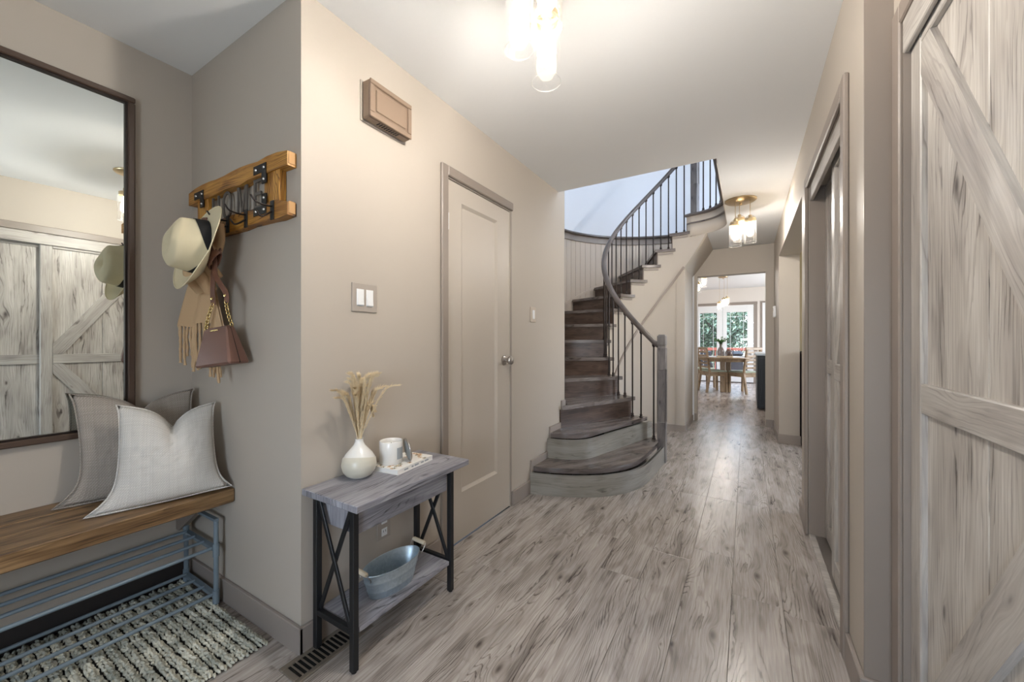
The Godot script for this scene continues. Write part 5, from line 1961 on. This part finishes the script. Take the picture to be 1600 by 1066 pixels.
func make_dining():
	var tc := Vector3(-0.41, 0, -10.06)
	var t := thing("dining_table", "round wooden dining table seen through the far doorway", "table", tc)
	var b := MB.new()
	b.lathe(PackedVector2Array([Vector2(0, 0.755), Vector2(0.50, 0.755), Vector2(0.535, 0.76), Vector2(0.54, 0.775), Vector2(0.535, 0.79), Vector2(0, 0.79)]), 48)
	obj("tabletop", b, M.dining_wood, t)
	b = MB.new()
	b.lathe(PackedVector2Array([Vector2(0.46, 0.69), Vector2(0.47, 0.755), Vector2(0.44, 0.755), Vector2(0.44, 0.69), Vector2(0.46, 0.69)]), 48)
	obj("apron", b, M.dining_wood, t)
	for q in [Vector2(-0.045, 0.07), Vector2(0.06, -0.09)]:
		obj("pedestal_post", boxm(Vector3(q.x, 0.378, q.y), Vector3(0.105, 0.755, 0.105), 0.006), M.dining_wood, t)
	chair("ladder-back wooden chair on the table's left side, its back to the hall", Vector3(-0.64, 0, -10.02), deg_to_rad(33))
	chair("ladder-back wooden chair on the table's right side next to the dark island", Vector3(-0.06, 0, -10.04), deg_to_rad(138))
	chair("ladder-back wooden chair half hidden by the doorway's left jamb", Vector3(-0.92, 0, -10.75), deg_to_rad(-20))
	# on the table
	var tr := thing("serving_tray", "round pale wooden tray in the middle of the dining table", "tray", tc + Vector3(0.0, 0.79, 0.2))
	b = MB.new()
	b.lathe(PackedVector2Array([Vector2(0, 0), Vector2(0.16, 0), Vector2(0.165, 0.022), Vector2(0.158, 0.022), Vector2(0.154, 0.008), Vector2(0, 0.008)]), 36)
	obj("base", b, M.handle_wood, tr)
	b = MB.new()
	var ring := PackedVector3Array()
	for k in 36:
		ring.append(Vector3(0.162 * cos(TAU * k / 36), 0.022, 0.162 * sin(TAU * k / 36)))
	b.tube(ring, 0.004, 6, null, true)
	obj("rim", b, M.handle_wood, tr)
	var bt := thing("glass_bottle", "tall brown glass bottle holding green leaves on the tray", "bottle", tc + Vector3(-0.075, 0.799, 0.23))
	b = MB.new()
	b.lathe(PackedVector2Array([Vector2(0, 0), Vector2(0.06, 0), Vector2(0.072, 0.02), Vector2(0.074, 0.12), Vector2(0.05, 0.18), Vector2(0.026, 0.22), Vector2(0.026, 0.28), Vector2(0.031, 0.285), Vector2(0.0, 0.285)]), 24)
	obj("body", b, M.amber, bt)
	b = MB.new()
	b.lathe(PackedVector2Array([Vector2(0.032, 0.275), Vector2(0.034, 0.292), Vector2(0.027, 0.294), Vector2(0.026, 0.275), Vector2(0.032, 0.275)]), 20)
	obj("lip", b, M.amber, bt)
	var b2 := thing("glass_jug", "short brown glass jug beside the tall bottle on the tray", "jug", tc + Vector3(0.078, 0.799, 0.22))
	b = MB.new()
	b.lathe(PackedVector2Array([Vector2(0, 0), Vector2(0.062, 0), Vector2(0.075, 0.03), Vector2(0.074, 0.09), Vector2(0.05, 0.135), Vector2(0.038, 0.15), Vector2(0.04, 0.17), Vector2(0.0, 0.17)]), 24)
	obj("body", b, M.amber, b2)
	b = MB.new()
	b.tube(curve_pts([Vector3(0.04, 0.155, 0), Vector3(0.085, 0.15, 0), Vector3(0.095, 0.11, 0), Vector3(0.074, 0.07, 0)], 5), 0.007, 8)
	obj("handle", b, M.amber, b2)
	var lv := thing("leafy_stems", "green leafy stems standing in the tall brown bottle", "plant", tc + Vector3(-0.075, 1.06, 0.23))
	var r := RandomNumberGenerator.new()
	r.seed = 3
	for k in 9:
		var az := TAU * k / 9.0
		var d := Vector3(cos(az), 0, sin(az))
		var path := curve_pts([Vector3(0, -0.1, 0), Vector3(0, 0.03, 0) + d * 0.02, d * 0.06 + Vector3(0, 0.08, 0), d * 0.12 + Vector3(0, r.randf_range(0.07, 0.17), 0)], 5)
		b = MB.new()
		b.tube(path, 0.003, 5)
		for i in range(5, path.size()):
			for q in 3:
				var p := path[i]
				var o := Vector3(r.randfn(), r.randfn() * 0.5 + 0.3, r.randfn()).normalized()
				var sd := o.cross(Vector3.UP).normalized() * 0.014
				b.tri(p, p + o * 0.025 + sd, p + o * 0.025 - sd, Vector2.ZERO, Vector2.ZERO, Vector2.ZERO, Vector3.UP)
				b.tri(p + o * 0.025 + sd, p + o * 0.05, p + o * 0.025 - sd, Vector2.ZERO, Vector2.ZERO, Vector2.ZERO, Vector3.UP)
		obj("stem", b, M.leaf, lv)
	# dark island with a pale top
	var il := thing("kitchen_island", "dark panelled kitchen island with a pale top beside the dining table", "island", Vector3(0.75, 0, -8.2))
	wobj("body", bbm(0.165, 1.5, 0.03, 0.90, -7.66, -8.9, 0.004), M.island_black, il)
	wobj("end_panel", bbm(0.20, 0.80, 0.08, 0.86, -7.648, -7.66, 0.004), M.island_black, il)
	wobj("side_panel", bbm(0.158, 0.165, 0.03, 0.90, -7.66, -8.9, 0.001), M.island_black, il)
	wobj("countertop", bbm(0.14, 1.53, 0.90, 0.935, -7.63, -8.93, 0.006), M.counter, il)
	# garden doors
	var wd := 0.735
	for k in 2:
		var x0 := -1.30 + wd * k
		var x1 := x0 + wd
		var d := thing("door_%d" % (6 + k), ["white glazed garden door with its leaf at the left", "white glazed garden door with a lock at the right"][k], "door", Vector3((x0 + x1) / 2, 0, ZD), 0.0, "", "structure")
		var zf := ZD + 0.03
		var zz := ZD - 0.02
		var gx0 := x0 + (0.10 if k == 1 else 0.16)
		var gx1 := x1 - 0.145
		wobj("stile", bbm(x0 + 0.004, gx0, 0.02, 2.13, zz, zf, 0.004), M.white, d)
		wobj("stile", bbm(gx1, x1 - 0.004, 0.02, 2.13, zz, zf, 0.004), M.white, d)
		wobj("rail", bbm(gx0, gx1, 1.94, 2.13, zz, zf, 0.004), M.white, d)
		wobj("rail", bbm(gx0, gx1, 0.02, 0.22, zz, zf, 0.004), M.white, d)
		wobj("pane", bbm(gx0, gx1, 0.22, 1.94, ZD + 0.002, ZD + 0.006), M.pane, d)
		for x in [gx0 + 0.09, gx1 - 0.09]:
			wobj("glazing_bar", bbm(x - 0.005, x + 0.005, 0.22, 1.94, ZD + 0.006, ZD + 0.012), M.white, d)
		for y in [0.34, 1.82]:
			wobj("glazing_bar", bbm(gx0, gx1, y - 0.005, y + 0.005, ZD + 0.006, ZD + 0.012), M.white, d)
		if k == 1:
			b = MB.new()
			b.lathe(PackedVector2Array([Vector2(0, 0), Vector2(0.03, 0), Vector2(0.03, 0.006), Vector2(0.013, 0.012), Vector2(0.013, 0.03), Vector2(0.027, 0.042), Vector2(0.027, 0.056), Vector2(0, 0.064)]), 18, Transform3D(basis_to(Vector3(0, 0, 1), Vector3.RIGHT), Vector3(x1 - 0.07, 0.80, zf)))
			wobj("door_knob", b, M.nickel, d)
	var tt := thing("trim_4", "taupe casing round the garden doors", "door frame", Vector3(-0.56, 0, ZD), 0.0, "", "structure")
	wobj("casing", bbm(-1.39, 0.26, 2.14, 2.21, ZD, ZD + 0.025, 0.004, 0), M.trim, tt)
	wobj("casing", bbm(0.172, 0.255, 0, 2.1395, ZD, ZD + 0.025, 0.004), M.trim, tt)
	wobj("casing", bbm(-1.385, -1.302, 0, 2.1395, ZD, ZD + 0.025, 0.004), M.trim, tt)
	wobj("threshold", bbm(-1.30, 0.17, 0.0, 0.018, ZD - 0.15, ZD + 0.03, 0.002, 0), M.bronze, tt)
	# tall side window right of the doors
	var w := thing("window_4", "tall bright window right of the garden doors", "window", Vector3(0.42, 0.7, ZD), 0.0, "", "structure")
	wobj("frame", bbm(0.335, 0.37, 0.7, 2.17, ZD, ZD + 0.03, 0.003), M.trim, w)
	wobj("frame", bbm(0.335, 0.95, 2.17, 2.21, ZD, ZD + 0.03, 0.003), M.trim, w)
	wobj("sash", bbm(0.37, 0.40, 0.7, 2.17, ZD, ZD + 0.022, 0.003), M.white, w)
	wobj("pane", bbm(0.40, 0.95, 0.7, 2.17, ZD + 0.004, ZD + 0.008), M.white, w)
	# ceiling lights of the dining room
	lamp("small jar pendant light over the dining table", Vector3(-0.45, 2.6, -10.06), [Vector3(-0.52, 1.84, -10.0), Vector3(-0.43, 1.93, -10.06), Vector3(-0.37, 1.95, -10.12)], 0.05, 0.17, 0.15, 0.10, M.jar_glass_milky)
	lamp("jar pendant light at the dining doorway's upper left corner", Vector3(-0.80, 2.6, -8.4), [Vector3(-0.80, 2.08, -8.36), Vector3(-0.70, 2.19, -8.40), Vector3(-0.86, 2.2, -8.45)], 0.05, 0.18, 0.15, 0.10, M.jar_glass_milky)

# ------------------------------------------------------------------ garden
func make_garden():
	var b := MB.new()
	b.bb(-14, 14, -0.5, -0.16, -40, ZD - 0.2)
	struct("ground", b, M.lawn, "green garden ground beyond the dining room doors", "ground")
	b = MB.new()
	b.bb(-4, 4, -0.16, -0.03, -16.4, ZD - 0.16)
	struct("trim_5", b, M.redwood, "red-brown deck outside the garden doors", "deck")
	var rl := thing("deck_railing", "red-brown wooden deck railing behind the garden doors", "railing", Vector3(0, 0, -16.2))
	wobj("top_rail", bbm(-4, 4, 0.80, 0.90, -16.26, -16.14, 0.005, 0), M.redwood, rl)
	wobj("bottom_rail", bbm(-4, 4, 0.08, 0.14, -16.23, -16.17, 0.004, 0), M.redwood, rl)
	for k in 7:
		wobj("post", bbm(-3.9 + k * 1.3, -3.81 + k * 1.3, -0.03, 0.80, -16.25, -16.15, 0.004), M.redwood, rl)
	for k in 46:
		var x := -3.8 + k * 0.165
		wobj("picket", bbm(x, x + 0.035, 0.14, 0.80, -16.22, -16.18, 0.003), M.redwood, rl)
	var gr := thing("covered_grill", "dark covered barbecue on the deck outside the right garden door", "barbecue", Vector3(-0.38, -0.03, -14.6))
	b = MB.new()
	b.box(Vector3(0, 0.36, 0), Vector3(0.95, 0.66, 0.5), 0.05)
	obj("cabinet", b, M.grill_black, gr)
	b = MB.new()
	b.box(Vector3(0, 0.76, 0), Vector3(0.62, 0.18, 0.46), 0.08)
	obj("hood", b, M.grill_black, gr)
	for x in [-0.4, 0.4]:
		obj("leg", boxm(Vector3(x, 0.02, 0), Vector3(0.05, 0.04, 0.4), 0.004), M.grill_black, gr)
	var gr2 := thing("deck_chair", "dark outdoor armchair on the deck outside the left garden door", "chair", Vector3(-1.28, -0.03, -14.7))
	obj("seat", boxm(Vector3(0, 0.38, 0), Vector3(0.6, 0.10, 0.6), 0.02), M.grill_black, gr2)
	obj("backrest", boxm(Vector3(0, 0.62, 0.28), Vector3(0.6, 0.44, 0.06), 0.02), M.grill_black, gr2)
	for x in [-0.28, 0.28]:
		for z in [-0.26, 0.26]:
			obj("leg", boxm(Vector3(x, 0.165, z), Vector3(0.04, 0.33, 0.04), 0.004), M.grill_black, gr2)
	var spec := [[-3.6, -20.5, 1.8, 3.4, "dense green tree at the left beyond the deck railing"], [-1.0, -21.0, 1.9, 3.2, "broad green tree straight beyond the deck railing"], [1.1, -19.5, 1.5, 3.6, "light green tree with sky between its leaves, right of the others"], [-2.1, -24.0, 2.6, 5.0, "tall green tree standing behind the other garden trees"]]
	var leaf := MB.new()
	leaf.tri(Vector3(0, 0, 0), Vector3(0.035, 0.07, 0.01), Vector3(0, 0.16, 0), Vector2.ZERO, Vector2.ZERO, Vector2.ZERO, Vector3(0, 0, 1))
	leaf.tri(Vector3(0, 0, 0), Vector3(0, 0.16, 0), Vector3(-0.035, 0.07, 0.01), Vector2.ZERO, Vector2.ZERO, Vector2.ZERO, Vector3(0, 0, 1))
	var lmesh := leaf.mesh()
	var lm := StandardMaterial3D.new()
	lm.resource_name = "tree_leaf"
	lm.vertex_color_use_as_albedo = true
	lm.roughness = 0.6
	lm.cull_mode = BaseMaterial3D.CULL_DISABLED
	lm.backlight_enabled = true
	lm.backlight = Color(0.42, 0.48, 0.36)
	var r := RandomNumberGenerator.new()
	r.seed = 21
	for q in spec:
		var tr := thing("garden_tree", q[4], "tree", Vector3(q[0], -0.16, q[1]), 0.0, "garden trees beyond the deck")
		b = MB.new()
		b.tube(PackedVector3Array([Vector3(0, -0.05, 0), Vector3(0.05, q[3] * 0.3, 0), Vector3(0, q[3] * 0.6, 0.05), Vector3(-0.05, q[3], 0)]), 0.11, 9, [1.2, 1.0, 0.8, 0.3])
		for k in 6:
			var az := TAU * k / 6.0
			b.tube(PackedVector3Array([Vector3(0, q[3] * 0.35, 0), Vector3(cos(az) * q[2] * 0.4, q[3] * 0.6, sin(az) * q[2] * 0.4), Vector3(cos(az) * q[2] * 0.8, q[3] * 0.8, sin(az) * q[2] * 0.8)]), 0.04, 6)
		obj("trunk", b, M.bark, tr)
		var mm := MultiMesh.new()
		mm.transform_format = MultiMesh.TRANSFORM_3D
		mm.use_colors = true
		mm.mesh = lmesh
		var n := 6000 if q[0] > 0 else 9000
		mm.instance_count = n
		var cl := []
		for k in 60:
			var d := Vector3(r.randfn(), r.randfn(), r.randfn()).normalized()
			cl.append(Vector3(0, q[3] * 0.52, 0) + d * Vector3(q[2], q[3] * 0.52, q[2]) * pow(r.randf(), 0.4))
		for k in n:
			var c: Vector3 = cl[r.randi() % cl.size()]
			var p := c + Vector3(r.randfn(), r.randfn(), r.randfn()) * 0.30
			p.y = maxf(p.y, 0.2)
			var bs := Basis.from_euler(Vector3(r.randf() * TAU, r.randf() * TAU, r.randf() * TAU)).scaled(Vector3.ONE * r.randf_range(0.8, 1.5))
			mm.set_instance_transform(k, Transform3D(bs, p))
			mm.set_instance_color(k, Color(0.25, 0.33, 0.24).lerp(Color(0.62, 0.68, 0.57), pow(r.randf(), 1.3)).srgb_to_linear())
		var mi := MultiMeshInstance3D.new()
		mi.name = "foliage"
		mi.multimesh = mm
		mi.material_override = lm
		mi.set_meta("kind", "stuff")
		tr.add_child(mi, true)
